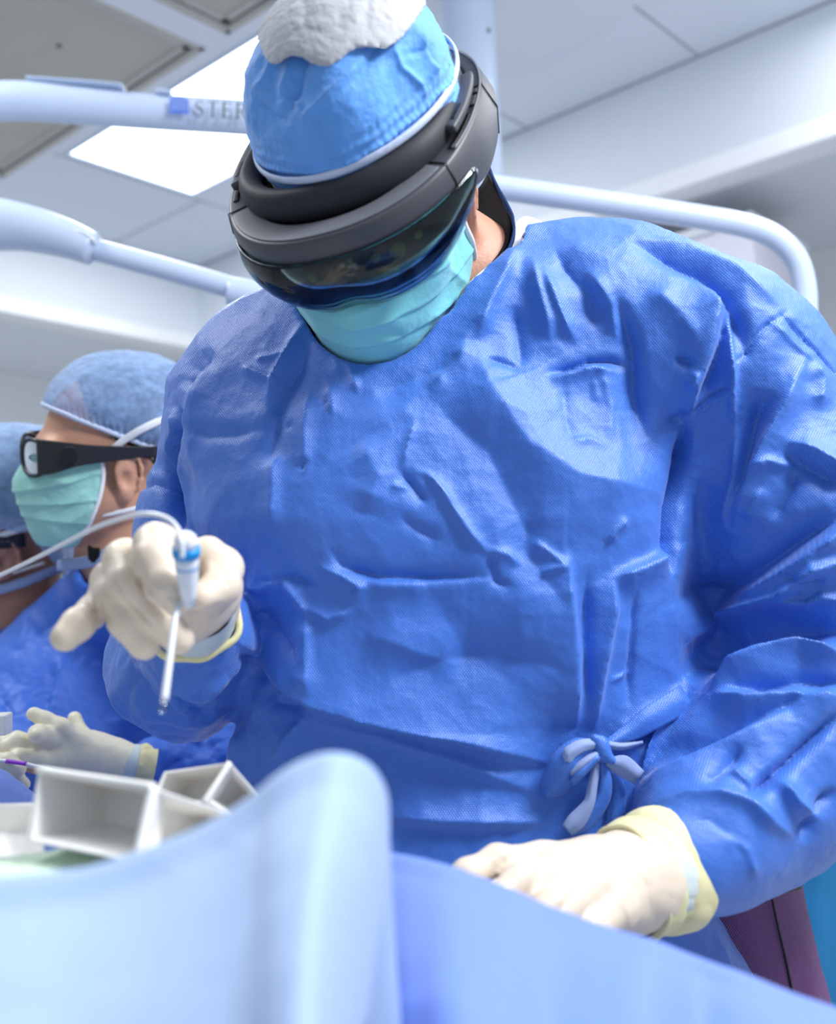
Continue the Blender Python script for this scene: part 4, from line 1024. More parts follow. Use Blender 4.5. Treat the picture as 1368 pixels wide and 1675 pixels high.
def out_sec(th):
    c = math.cos(th); fr = sm(c, .15, .75)            # 1 at the front
    bk = sm(-c, 0, .8)
    wi = .013+.013*fr; zt = .010-.002*fr; zb = -.034+.019*fr-.002*bk
    return [(0, zb), (.0035*(1-fr)+.002, (zt+zb)/2), (-.0005, zt), (-wi, zt-.0015), (-wi, zb+.004)]
outer = ring_sec('outer_band', out_sec, 'headset_shell', HS)
ring_sec('front_shelf', lambda th: [(-.0035, .0078), (-.0035, .0092), (-.023, .0082), (-.023, .006)], 'headset_shell_lit', outer, 80, -1.02, .98, .0006)
# bright edge line along the right rim, seams, side slots
ring_sec('rim_line', lambda th: [(-.0012, .0092), (-.0004, .0108), (-.002, .0112), (-.003, .0098)], 'headset_shell_lit', outer, 80, 1.15, 2.6, .0)
for th in (-1.06, 1.02, 1.75, -1.75):
    s_ = out_sec(th); pts = [ringp(th, da, z+.0) for da, z in s_[:4]]
    V, F = sweep([p+RH.d(0, 0, .0004)+(p-RH.o)*.004 for p in pts], .0006, 6); from_arrays('seam', V, F, 'headset_black', outer)
for t0, t1 in ((1.16, 1.50), (-1.52, -1.18)):
    ring_sec('slot', lambda th: [(-.0045, .0078), (-.0045, .0103), (-.0092, .0098), (-.0092, .0078)], 'headset_black', outer, 24, t0, t1, .0008)
for k, (t0, t1) in enumerate(((1.56, 1.64), (1.67, 1.71), (-1.64, -1.57), (-1.71, -1.67))):
    ring_sec('button', lambda th: [(-.003, .0095), (-.003, .0112), (-.008, .0108), (-.008, .0095)], 'headset_shell', outer, 10, t0, t1, .0006)
# inner padded band
def in_sec(th):
    c = math.cos(th); fr = sm(c, -.1, .7); h = .010+.0045*fr; w_ = .0065+.0035*fr; z0 = .014
    return [(w_*math.cos(a), z0+h*math.sin(a)) for a in np.arange(0, 2*math.pi, math.pi/8)]
inner = ring_sec('inner_headband', in_sec, 'headset_pad', HS, 160, bev=0, a=.0870, bf=.0985, bb=.108)
for sx in (1, -1):
    ring_sec('band_bracket', lambda th: [(-.002, .012), (-.002, .019), (-.013, .019), (-.013, .012)], 'headset_shell', HS, 24, sx*1.25, sx*1.85, .002, a=.104, bf=.128, bb=.124)
    ring_sec('bracket_slot', lambda th: [(-.005, .0175), (-.005, .0195), (-.009, .0195), (-.009, .0175)], 'headset_black', HS, 12, sx*1.33, sx*1.50, .0005, a=.104, bf=.128, bb=.124)
# visor
def visor_pt(th, v, dr=0.0):
    ath = abs(th); 
    drop = .056*math.sqrt(max(.02, 1-(ath/1.205)**4))-.004*math.exp(-(th/.12)**2)
    z = -.010-drop*v
    bulge = .009*math.sin(math.pi*min(1, v*.75+.1))-.017*v*v
    s_ = -.001+bulge
    return ringp(th, s_+dr, z)
V = []; F = []; nu, nv = 110, 20
for i in range(nu+1):
    th = -1.20+2.40*i/nu
    for j in range(nv+1): V.append(visor_pt(th, j/nv))
for i in range(nu):
    for j in range(nv): F.append((i*(nv+1)+j, (i+1)*(nv+1)+j, (i+1)*(nv+1)+j+1, i*(nv+1)+j+1))
visor = from_arrays('visor', V, F, 'visor_tint', HS); mod_apply(visor, ('SOLIDIFY', dict(thickness=.0022, offset=-1))); visor.data.polygons.foreach_set('use_smooth', [True]*len(visor.data.polygons))
visor['label'] = 'dark tinted see-through visor'
tube('visor_rim', [visor_pt(-1.19+2.38*i/60, 1.0, -.001) for i in range(61)], .0011, 'headset_black', visor, 8, n=1)
# optics behind the visor
opt = ring_sec('optics_unit', lambda th: [(-.008, -.012), (-.009, -.040-.003*math.cos(th*2)), (-.030, -.040), (-.034, -.012)], 'headset_black', HS, 60, -1.12, 1.12, .003)
for sx in (-1, 1):
    V = []; F = []
    for i in range(13):
        for j in range(9):
            th = sx*(.10+.42*i/12); z = -.034-.024*j/8; V.append(ringp(th, -.020-.03*(j/8)**2, z))
    for i in range(12):
        for j in range(8): F.append((i*9+j, (i+1)*9+j, (i+1)*9+j+1, i*9+j+1))
    o = from_arrays('lens_plate', V, F, 'visor_tint', opt); mod_apply(o, ('SOLIDIFY', dict(thickness=.0015)))
for th, z, r in ((.45, -.028, .0065), (.28, -.026, .004), (-.18, -.030, .0045), (-.50, -.029, .0060), (.64, -.026, .004)):
    c = ringp(th, -.0085, z); ax = ringp(th, .01, z)-ringp(th, 0, z)
    o = lathe('sensor', c, [(r, -.002), (r, .0015), (r*.7, .0026), (.0005, .003)], 'amber_reflection', opt, 20, ax)
c = ringp(.05, -.0065, -.022); lathe('sensor', c, [(.002, -.001), (.002, .001), (.0005, .0015)], 'white_plastic', opt, 12, ringp(.05, .01, 0)-ringp(.05, 0, 0))

# ================================================================== PROBE in the raised glove
PRB = root('surgical_probe', P(300, 920, .63), 'slim white probe with blue ring and trailing cable, in the surgeon\'s raised glove', 'probe')
k = px(.628)
a_, b_ = P(303, 872, .622), P(309, 990, .640); axp = b_-a_; Lp = np.linalg.norm(axp)
lathe('cap', a_, [(.0008, -.001), (.0040, .000), (.0062, .0022), (.0070, .005), (.0070, .0095)], 'white_plastic', PRB, 32, axp)
lathe('ring', a_, [(.0060, .0090), (.0082, .0092), (.0084, .0110), (.0082, .0145), (.0066, .0150)], 'blue_plastic', PRB, 32, axp)['label'] = 'bright blue ring'
lathe('handle', a_, [(.0062, .0148), (.0070, .0155), (.0072, .0200), (.0068, .0215), (.0066, .0225), (.0066, .0280), (.0050, .0400), (.0038, Lp)], 'white_plastic', PRB, 32, axp)
lathe('ring_line', a_, [(.0067, .0212), (.0071, .0214), (.0071, .0222), (.0067, .0224)], 'blue_plastic', PRB, 32, axp)
tube('shaft', PR([(297, 975, .646), (287, 1008, .634), (277, 1084, .618), (269, 1146, .606)]), [.0017, .0018, .0021, .0022], 'white_plastic', PRB, 16)['label'] = 'bright straight shaft'
lathe('tip', P(268, 1150, .6055), [(.0022, -.0012), (.0020, .0018), (.0024, .0028), (.0024, .0042), (.0018, .0056), (.0006, .0062)], 'lens_clear', PRB, 20, P(266, 1162, .604)-P(268, 1150, .6055))
tube('cable', PR([(298, 912, .6095), (298, 896, .6090), (297, 882, .611), (291, 865, .625), (277, 850, .632), (255, 842, .64), (228, 841, .65), (195, 849, .665), (150, 866, .69), (90, 897, .73), (30, 927, .78), (-60, 968, .86), (-200, 1030, .95)]), .00155, 'white_plastic', PRB, 12)
# ================================================================== ASSISTANTS
def bouffant(hd, name_parent, planef, shape, hair=True, mt='cap_sheer'):
    f = lambda p: smax(shape(hd.loc(p))*hd.k, planef(hd.loc(p))*hd.k, .004)
    lo, hi = bounds([hd.w(x, y, z) for x in (-.13, .13) for y in (-.18, .16) for z in (-.15, .18)], .0)
    o = sdf_obj('bouffant_cap', f, lo, hi, .0035, mt, name_parent, sub=1)
    V, N = get_v(o); q = hd.loc(V)
    e_ = np.clip(1+planef(q)/.02, 0, 1)
    g = .0012*np.sin(np.arctan2(q[:, 0], q[:, 1])*60)*e_
    set_v(o, V+N*(g+.0035*crumple(V, .06, 2)+.0014*crumple(V*np.array([1, 1, .6]), .02, 5))[:, None]); return o
def person(loc, label, hd, neckb, sh_far, sh_near, skin, arms):
    """arms: list of (shoulder, elbow, wrist)"""
    T = root('person', loc, label, 'person'); x0, y0 = loc[0], loc[1]
    hf = in_head(face_f, hd)
    base = [capsule(hd.w(0, -.03, -.05), neckb, .052, .058), capsule(neckb, sh_far, .055, .045), capsule(neckb, sh_near, .055, .045),
            E_((x0, y0, 1.08), (.13, .10, .2)), E_((x0, y0, .93), (.15, .1, .12)),
            capsule((x0-.09, y0, .85), (x0-.10, y0, .46), .07, .048), capsule((x0-.10, y0, .46), (x0-.10, y0+.02, .09), .048, .035), capsule((x0-.1, y0+.02, .05), (x0-.1, y0-.14, .035), .04, .03),
            capsule((x0+.09, y0, .85), (x0+.10, y0, .46), .07, .048), capsule((x0+.10, y0, .46), (x0+.10, y0+.02, .09), .048, .035), capsule((x0+.1, y0+.02, .05), (x0+.1, y0-.14, .035), .04, .03)]
    for s_, e_, w_ in arms: base += [capsule(s_, e_, .042, .035), capsule(e_, w_, .034, .023)]
    bf = union(base, .03)
    pts = [(x0-.2, y0-.2, 0), (x0+.2, y0+.2, 1.2), neckb, sh_far, sh_near, hd.w(0, 0, .14), hd.w(0, .13, 0)]+[p for a in arms for p in a]
    lo, hi = bounds(pts, .07)
    sdf_obj('body', lambda p: smin(bf(p), hf(p), .012), lo, hi, .0036, skin, T, smooth=1)
    return T, lo, hi
def gown_of(T, loc, neckb, sh_far, sh_near, arms, strokes, lo, hi, hole, w=.17, t=.13):
    x0, y0 = loc[0], loc[1]
    g = [E_((x0, y0, 1.03), (w, t, .26)), capsule((x0, y0, 1.06), (x0, y0, .6), t+.005, t+.03), capsule((x0-.05, y0, 1.05), (x0-.06, y0, .6), t, t+.03), capsule((x0+.05, y0, 1.05), (x0+.06, y0, .6), t, t+.03),
         capsule(neckb+np.array([0, 0, -.05]), sh_far, .066, .062), capsule(neckb+np.array([0, 0, -.05]), sh_near, .066, .064)]
    for s_, e_, w_ in arms: g += [capsule(s_, e_, .064, .062), capsule(e_, e_+(w_-e_)*.93, .060, .030)]
    gf = union(g, .04); hf = hole
    o = sdf_obj('gown', lambda p: smax(gf(p), -hf(p), .005), lo-.05, hi+.05, .0055, 'gown_far', T, sub=1)
    V, N = get_v(o); X, Y, D_ = proj(V)
    set_v(o, V+N*(stroke_disp(X, Y, strokes)+.006*crumple(V*np.array([1, 1, .6]), .14, 3)+.0025*crumple(V, .05, 5)+.0008*crumple(V, .018, 6))[:, None])
    for s_, e_, w_ in arms:
        V, N = get_v(o); k_ = np.clip(1-np.linalg.norm(V-(e_+w_)/2, axis=1)/.11, 0, 1)
        set_v(o, V+N*(k_*(.016*worley(V, .035, 4)+.008*crumple(V, .03, 7)))[:, None])
    for sx in (-.1, .1):
        sf_ = union([capsule((x0+sx, y0+.03, .05), (x0+sx, y0-.15, .042), .05, .042), capsule((x0+sx, y0+.02, .06), (x0+sx, y0+.02, .50), .05, .07)], .03)
        l_, h_ = bounds([(x0+sx-.08, y0-.2, 0), (x0+sx+.08, y0+.12, .6)], .02)
        q = sdf_obj('trouser_leg', clipd(sf_, (0, 0, .075), (0, 0, -1)), l_, h_, .009, 'trousers', T)
        q = sdf_obj('shoe', clipd(clipd(union([capsule((x0+sx, y0+.03, .05), (x0+sx, y0-.15, .042), .054, .046)], .01), (0, 0, 0), (0, 0, -1)), (0, 0, .085), (0, 0, 1)), l_, h_, .007, 'shoe', T)
    return o
# ---------------- the assistant in glasses
H2 = Head(P(180, 746, 1.45), frame((.02, .96, .16), 66), 0.99)
loc2 = (-.52, 1.55, 0)
nb2 = P(205, 905, 1.49); sf2 = P(135, 1015, 1.60); sn2 = P(330, 1010, 1.42)
arms2 = [(sn2, P(410, 1235, 1.36), P(235, 1252, 1.25)), (sf2, P(-30, 1200, 1.50), P(60, 1235, 1.31))]
A2, lo, hi = person(loc2, 'assistant in blue gown, black glasses and pale green mask, clasping gloved hands', H2, nb2, sf2, sn2, 'skin_tan', arms2)
S2 = [([(110, 925), (60, 970), (30, 1000)], -7, 10, 14), ([(140, 930), (100, 960), (50, 1010), (30, 1060)], 9, 14, 12), ([(150, 930), (130, 980), (60, 1040)], -8, 12, 12), ([(90, 1080), (80, 1130), (70, 1190)], -7, 10, 14), ([(100, 1070), (95, 1130), (80, 1180)], 7, 10, 14),
      ([(150, 1080), (190, 1100), (220, 1150), (250, 1190)], 8, 14, 10), ([(190, 1050), (200, 1090), (215, 1110)], -7, 8, 8), ([(170, 1180), (230, 1180), (280, 1200)], 6, 10, 20), ([(260, 1225), (300, 1205), (340, 1200)], 6, 8, 8), ([(330, 1200), (320, 1230), (300, 1250)], -6, 8, 8), ([(345, 1205), (355, 1230), (350, 1250)], -5, 6, 8), ([(300, 1240), (270, 1260), (250, 1275)], -4, 6, 6), ([(0, 1140), (20, 1165), (50, 1170)], -6, 6, 10)]
hole2 = union([capsule(P(165, 870, 1.43), P(150, 905, 1.42), .055, .04), capsule(P(200, 840, 1.48), P(200, 905, 1.48), .060, .056)], .02)
gown_of(A2, loc2, nb2, sf2, sn2, arms2, S2, lo, hi, hole2)
tube('neckband', PR([(95, 925, 1.47), (125, 922, 1.43), (150, 918, 1.40), (172, 908, 1.385), (196, 898, 1.38)]), [(.008, .002)]*5, 'gown_lining', A2, 10, upv=(0, 0, 1))
patch('collar', [PR([(145, 892, 1.40), (152, 896, 1.39), (162, 896, 1.385)]), PR([(146, 918, 1.405), (154, 920, 1.395), (165, 918, 1.39)])], 'black_cloth', A2, 4, .003)
# hair, cap
hf2 = sdf_obj('hair', lambda p: smax((E_((0, -.022, .042), (.0785, .0955, .083))(H2.loc(p))), -(H2.loc(p)[:, 2]+.02+.75*(H2.loc(p)[:, 1]-.03)*-1*0-.9*np.maximum(H2.loc(p)[:, 1]-.02, 0)), .004), *bounds([H2.w(x, y, z) for x in (-.1, .1) for y in (-.13, .12) for z in (-.06, .15)], 0), .003, 'hair', A2)
wrinkle(hf2, .0015, .012)
pl2 = lambda q: -(q[:, 2]-(.018+.33*np.maximum(q[:, 1]+.04, 0)+.08*(q[:, 1]+.04)))
bouffant(H2, A2, pl2, union([E_((0, -.024, .066), (.088, .110, .080)), E_((0, -.055, .048), (.08, .075, .06))], .03))
def band_on(hd, planef, shape, name, parent, r, mt, n=72):
    pts = []
    for i in range(n):
        a = 2*math.pi*i/n; lo_, hi_ = .02, .2
        for _ in range(20):
            m_ = (lo_+hi_)/2; z = .03
            for _k in range(8): z = z+planef(np.array([[math.sin(a)*m_, math.cos(a)*m_, z]]))[0]
            if shape(np.array([[math.sin(a)*m_, math.cos(a)*m_, z]]))[0] < 0: lo_ = m_
            else: hi_ = m_
        pts.append(hd.w(math.sin(a)*lo_, math.cos(a)*lo_, z+.002))
    V, F = sweep(pts, [r]*n, 8, closed=True, upv=hd.d(0, 0, 1)); o = from_arrays(name, V, F, mt, parent); wrinkle(o, .001, .008); return o
band_on(H2, pl2, union([E_((0, -.024, .066), (.088, .110, .080)), E_((0, -.055, .048), (.08, .075, .06))], .03), 'cap_elastic', A2, (.0035, .002), 'piping')
# mask
mf2 = mask_shape(H2, .006, back=.02)
lo2, hi2 = bounds([H2.w(x, y, z) for x in (-.09, .09) for y in (-.02, .14) for z in (-.14, .02)], .0)
mk2 = sdf_obj('face_mask', mf2, lo2, hi2, .0022, 'mask_green', A2, smooth=1)
V, N = get_v(mk2); X, Y, D_ = proj(V); q = H2.loc(V); pl = 0
for z0, sl in ((-.030, .5), (-.055, .2), (-.078, -.1)):
    t_ = (q[:, 2]-z0+sl*(q[:, 1]-.08)*.6); pl = pl+np.where(t_ > 0, np.exp(-(t_/.009)), np.exp(-(t_/.0018)**2))*.0026
MS2 = [([(135, 785), (110, 790), (75, 780)], 2.5, 5, 8), ([(150, 800), (120, 820), (80, 840)], 3, 5, 9), ([(160, 815), (140, 840), (100, 860)], 2.5, 6, 8)]
set_v(mk2, V+N*(pl+stroke_disp(X, Y, MS2)+.0012*crumple(V, .025, 8))[:, None])
def mask_ties(hd, mk, up_pts, low_pts):
    for sx in (1, -1):
        pts = []
        for z in (.0, -.02, -.045, -.07, -.095):
            yb = .02+.35*max(-.03-z, 0); lo_, hi_ = .0, .12
            for _ in range(24):
                m_ = (lo_+hi_)/2
                if face_big(np.array([[sx*m_, yb, z]]))[0]-.006 < 0: lo_ = m_
                else: hi_ = m_
            pts.append(hd.w(sx*(lo_+.001), yb, z))
        tube('edge_binding', pts, (.0018, .0028), 'white_cloth', mk, 10)
        tube('tie', [hd.w(sx*x, y, z) for x, y, z in up_pts], (.0012, .0050), 'white_cloth', mk, 8, upv=hd.d(1, 0, 0))
        tube('tie', [hd.w(sx*x, y, z) for x, y, z in low_pts], (.0012, .0032), 'white_cloth', mk, 8, upv=hd.d(1, 0, 0))
mask_ties(H2, mk2, [(.071, .022, .0), (.082, -.005, .028), (.092, -.04, .05), (.075, -.095, .07)], [(.060, .045, -.072), (.072, .01, -.068), (.075, -.03, -.06), (.06, -.08, -.05)])
for sx in (-1, 1):
    e = H2.w(sx*.030, .076, .0); sdf_obj('eye', E_(e, (.011, .011, .011)), e-.015, e+.015, .002, 'eye_white', A2, smooth=1)
# glasses
GL = root('safety_glasses', H2.w(0, .1, 0), 'black wraparound safety glasses worn over the pale green mask', 'glasses')
def gp(a, z): # wrap curve in head frame, a = angle from front
    return H2.w(.082*math.sin(a)*1.0, .028+.086*math.cos(a), z)
for sx in (-1, 1):
    loop = []; c0_ = sx*.50
    for i in range(28):
        t_ = 2*math.pi*i/28; loop.append(gp(c0_+.36*math.cos(t_), .005+.0235*math.sin(t_)))
    V, F = sweep(loop, [(.0032, .0026)]*28, 10, closed=True); fr_ = from_arrays('lens_frame', V, F, 'black_plastic', GL)
    V = [gp(c0_, .005)]; F = []
    for rr in range(1, 6):
        for i in range(28):
            t_ = 2*math.pi*i/28; V.append(gp(c0_+.36*rr/5*math.cos(t_), .005+.0235*rr/5*math.sin(t_)))
    for i in range(28): F.append((0, 1+i, 1+(i+1) % 28))
    for rr in range(4):
        for i in range(28): F.append((1+rr*28+i, 1+rr*28+(i+1) % 28, 1+(rr+1)*28+(i+1) % 28, 1+(rr+1)*28+i))
    ln = from_arrays('lens', V, F, 'lens_clear', GL)
    # side shield and temple
    def hgt(y): return np.interp(y, [-.06, -.02, .03, .06, .085, .10], [.006, .008, .012, .0165, .020, .021])
    rows_ = []
    ys = [.098, .088, .072, .055, .035, .01, -.02, -.05]
    xs = [.056, .068, .078, .0835, .086, .087, .086, .084]
    for k_, zz in ((-1, 0), (-.5, 0), (0, 0), (.5, 0), (1, 0)):
        rows_.append([H2.w(sx*x, y, .011+.004*(.1-y)/.15+hgt(y)*k_*.95-(.006 if k_ == -1 else .003 if k_ == -.5 else 0)*sm(y, .05, .09)) for x, y in zip(xs, ys)])
    tmp = patch('temple', rows_, 'black_plastic', GL, 4, .0035)
    V = []; cen = (.0835, .062, .012)
    rows_ = []
    for k_ in (-1, -.5, 0, .5, 1):
        rows_.append([H2.w(sx*(.0845+.0016-abs(u)*.0), cen[1]+.010*u*math.sqrt(max(.0, 1-k_*k_*.8)), cen[2]+.012*k_) for u in (-1, -.5, 0, .5, 1)])
    patch('side_lens', rows_, 'headset_black', tmp, 3, .0015)
tube('bridge', [gp(-.16, .008), gp(0, .010), gp(.16, .008)], .003, 'black_plastic', GL, 8)
# ---------------- assistant's gloved hands
def fin(pts): return union(chain(Q(pts)), .005)
hA = [fin([(128, 1212, 1.21, .012), (100, 1190, 1.20, .0105), (75, 1178, 1.20, .0092), (55, 1168, 1.20, .0082)]),        # pointing finger
      fin([(150, 1215, 1.26, .011), (128, 1195, 1.27, .0095), (122, 1175, 1.275, .0085)]),                                  # thumb
      fin([(110, 1215, 1.21, .011), (80, 1205, 1.19, .0105), (62, 1200, 1.175, .0100), (60, 1203, 1.16, .009)]),
      fin([(110, 1240, 1.21, .012), (62, 1222, 1.19, .0115), (28, 1212, 1.18, .0105), (10, 1222, 1.17, .0095)]),
      fin([(110, 1258, 1.21, .012), (60, 1240, 1.18, .0110), (30, 1240, 1.165, .0100), (22, 1254, 1.16, .0090), (30, 1272, 1.16, .0075)])]
pA = union(chain(Q([(100, 1240, 1.205, .020), (150, 1240, 1.225, .024), (200, 1250, 1.24, .022), (250, 1254, 1.25, .023)]))+chain(Q([(125, 1215, 1.215, .018), (180, 1238, 1.235, .022)])), .012)
def fA(p):
    d = hA[0](p)
    for g_ in hA[1:]: d = smin(d, g_(p), .003)
    return smin(d, pA(p), .007)
lo3, hi3 = bounds([P(0, 1150, 1.15), P(0, 1300, 1.15), P(250, 1150, 1.3), P(250, 1300, 1.3)], .03)
axA = P(250, 1255, 1.25)-P(180, 1245, 1.235); axA /= np.linalg.norm(axA)
ga = sdf_obj('glove', clipd(fA, P(215, 1250, 1.243), axA), lo3, hi3, .0022, 'glove_far', A2, smooth=1); wrinkle(ga, .0007, .02)
udA = Vd(.1, 1, .1)
sleeve_tube('glove_wrist', [(P(180, 1246, 1.232), axA, udA, .0235, .023), (P(205, 1251, 1.24), axA, udA, .0245, .024), (P(228, 1254, 1.245), axA, udA, .026, .025)], 'cuff_inner', ga, wr=.0014, ws=.02)
q_ = sleeve_tube('glove_cuff', [(P(222, 1253, 1.243), axA, udA, .0262, .025), (P(230, 1254, 1.245), axA, udA, .0285, .027), (P(240, 1256, 1.248), axA, udA, .0290, .027), (P(250, 1258, 1.25), axA, udA, .0295, .028)], 'cuff', ga, wr=.0024, ws=.02); q_['label'] = 'gathered yellow cuff'
hB = [fin([(-60, 1240, 1.22, .012), (-20, 1222, 1.20, .0115), (10, 1216, 1.19, .010), (24, 1228, 1.175, .009)]), fin([(-60, 1260, 1.2, .012), (-10, 1262, 1.17, .0105), (20, 1268, 1.155, .0092), (38, 1283, 1.155, .0078)]), fin([(-60, 1265, 1.21, .0125), (-20, 1248, 1.17, .011), (12, 1246, 1.150, .0098), (30, 1258, 1.145, .0088)])]
pB = union(chain(Q([(-60, 1250, 1.215, .026), (-130, 1260, 1.26, .024)])), .01)
def fB(p):
    d = hB[0](p)
    for g_ in hB[1:]: d = smin(d, g_(p), .003)
    return smin(d, pB(p), .007)
lo3, hi3 = bounds([P(-150, 1200, 1.12), P(-150, 1310, 1.28), P(60, 1200, 1.12), P(60, 1300, 1.28)], .03)
gb = sdf_obj('glove', fB, lo3, hi3, .0024, 'glove_far', A2, smooth=1); wrinkle(gb, .0007, .02)
PB = root('marking_catheter', P(40, 1250, 1.13), 'thin translucent catheter with a violet band between the assistant\'s gloved fingers', 'catheter')
tube('tube', PR([(-60, 1240, 1.15), (0, 1244, 1.14), (45, 1250, 1.13), (90, 1262, 1.10), (150, 1275, 1.05), (230, 1300, .98)]), .0019, 'white_plastic', PB, 12)
tube('violet_band', PR([(11, 1245.2, 1.1375), (28, 1247.2, 1.133), (43, 1249.4, 1.1295)]), .0024, 'violet', PB, 12)['label'] = 'bright violet band'
# ---------------- second assistant at the left edge
H3 = Head(P(2, 848, 1.62), frame((.06, .80, .48), 74), 1.05)
loc3 = (-1.02, 1.82, 0)
nb3 = P(30, 985, 1.66); sf3 = P(-130, 1090, 1.78); sn3 = P(70, 1080, 1.68)
arms3 = [(sn3, P(30, 1290, 1.60), P(-120, 1270, 1.45)), (sf3, P(-230, 1290, 1.7), P(-160, 1290, 1.45))]
A3, lo, hi = person(loc3, 'assistant cut off by the left edge, with a pale blue bouffant cap and dark glasses', H3, nb3, sf3, sn3, 'skin', arms3)
hole3 = union([capsule(P(-10, 950, 1.58), P(-20, 1000, 1.58), .055, .04), capsule(P(35, 880, 1.64), P(30, 975, 1.66), .066, .058)], .02)
gown_of(A3, loc3, nb3, sf3, sn3, arms3, [([(90, 940), (60, 990), (40, 1060)], -7, 12, 12), ([(20, 980), (10, 1040), (20, 1120)], 6, 14, 14)], lo, hi, hole3)
tube('neckband', PR([(-60, 985, 1.6), (-10, 968, 1.57), (40, 952, 1.565), (80, 936, 1.585), (112, 922, 1.62)]), [(.007, .002)]*5, 'gown_lining', A3, 10, upv=(0, 0, 1))
sh3 = union([E_((0, -.02, .06), (.095, .112, .082)), E_((0, -.105, -.03), (.080, .060, .075)), E_((0, -.07, .03), (.09, .085, .075))], .04)
pl3 = lambda q: -(q[:, 2]-np.where(q[:, 1] > -.045, .040+.25*(q[:, 1]), .040-3.2*(-.045-q[:, 1])))
hr3 = sdf_obj('hair', lambda p: smax(E_((0, -.024, .040), (.080, .098, .084))(H3.loc(p)), -(H3.loc(p)[:, 2]-.045-.9*np.maximum(H3.loc(p)[:, 1]-.02, 0)), .004), *bounds([H3.w(x, y, z) for x in (-.1, .1) for y in (-.13, .12) for z in (-.06, .15)], 0), .003, 'hair', A3)
bouffant(H3, A3, pl3, sh3)
mk3 = sdf_obj('face_mask', mask_shape(H3, .006, back=.02), *bounds([H3.w(x, y, z) for x in (-.09, .09) for y in (-.02, .14) for z in (-.14, .02)], .0), .003, 'mask_teal', A3, smooth=1); wrinkle(mk3, .0015, .02)
mask_ties(H3, mk3, [(.071, .022, .0), (.082, -.005, .020), (.090, -.04, .035), (.075, -.095, .04)], [(.060, .045, -.072), (.074, .01, -.056), (.083, -.02, -.04), (.08, -.06, -.03)])
G3 = root('safety_glasses', H3.w(0, .1, 0), 'dark glasses temple at the left edge, on the cut-off assistant', 'glasses')
for sx in (1, -1):
    rows_ = []
    for k_ in (-1, 0, 1): rows_.append([H3.w(sx*x, y, .012+.009*k_) for x, y in ((.056, .098), (.078, .072), (.085, .035), (.086, -.0), (.084, -.04))])
    patch('temple', rows_, 'black_plastic', G3, 4, .003)
tube('front_frame', [H3.w(.058*math.sin(a), .028+.075*math.cos(a), .008) for a in np.linspace(-1.1, 1.1, 9)], (.004, .015), 'black_plastic', G3, 8, upv=H3.d(0, 1, 0))
# ================================================================== FOREGROUND
def drape(name, label, rows, mt, n=10, wr=.0015, ws=.08, th=.0025, seed=0):
    o = patch(name, rows, mt, None, n, th, wr=wr, ws=ws, seed=seed); tag(o, label, 'surgical drape'); return o
top = [(-170, 1455), (0, 1445), (100, 1438), (180, 1422), (260, 1396), (340, 1360), (410, 1318), (455, 1282), (500, 1257), (550, 1247), (598, 1262), (625, 1300), (632, 1350), (628, 1420), (620, 1560)]
dl = .42
r0 = [P(x, y, dl+.01*max(0, i-9)) for i, (x, y) in enumerate(top)]
def rowf(dy, dd, squeeze):
    out = []
    for i, (x, y) in enumerate(top):
        s = squeeze; cx_ = 540
        xx_ = x-(x-cx_)*.0 - (max(0, (x-430)/200))*s*70
        out.append(P(xx_, y+dy*(1+.18*max(0, (430-x)/430)), dl-dd+.012*max(0, i-9)*(1+.5*s)))
    return out
rows_ = [[p+np.array([0, .05, -.25]) for p in r0], [p+np.array([0, .02, -.06]) for p in r0], r0, rowf(50, .025, .1), rowf(130, .06, .45), rowf(240, .10, .85), rowf(380, .14, 1.15), rowf(560, .18, 1.35)]
drape('surgical_drape', 'pale blue drape tented into a rounded peak, blurred and nearest at the lower left', rows_, 'drape_light')
top2 = [(480, 1400), (560, 1396), (620, 1402), (680, 1413), (740, 1430), (820, 1460), (900, 1494), (980, 1522), (1060, 1547), (1140, 1577), (1220, 1606), (1300, 1638), (1400, 1672), (1520, 1712)]
def d2(i): return .575-.006*i
r0 = [P(x, y, d2(i)) for i, (x, y) in enumerate(top2)]
fold = [0, .0, .010, .004, -.002, -.001, .003, .000, -.002, .010, .002, -.004, .0, 0]
rows_ = [[p+np.array([0, .05, -.28]) for p in r0], [p+np.array([0, .015, -.05]) for p in r0], r0,
         [P(x, y+30, d2(i)-.02+fold[i]*.6) for i, (x, y) in enumerate(top2)], [P(x, y+110, d2(i)-.055+fold[i]*1.5) for i, (x, y) in enumerate(top2)],
         [P(x, y+230, d2(i)-.10+fold[i]*2.4) for i, (x, y) in enumerate(top2)], [P(x, y+420, d2(i)-.15+fold[i]*3) for i, (x, y) in enumerate(top2)]]
drape('surgical_drape', 'medium blue drape sloping to the lower right beneath the surgeon\'s resting glove', rows_, 'drape_blue', seed=3)
# drape on the field at the left, beneath the assistant's hands
t3 = [(-260, 1290), (-120, 1270), (-40, 1258), (0, 1262), (30, 1282), (60, 1305), (120, 1330), (200, 1345), (300, 1352)]
r0 = [P(x, y, 1.10) for x, y in t3]
drape('surgical_drape', 'mottled blue drape under the assistant\'s clasped gloves at the left edge', [[p+np.array([0, .06, -.3]) for p in r0], [p+np.array([0, .02, -.04]) for p in r0], r0, [P(x, y+26, 1.06) for x, y in t3], [P(x, y+90, .99) for x, y in t3], [P(x, y+260, .88) for x, y in t3]], 'drape_blue', wr=.003, ws=.04, seed=5)
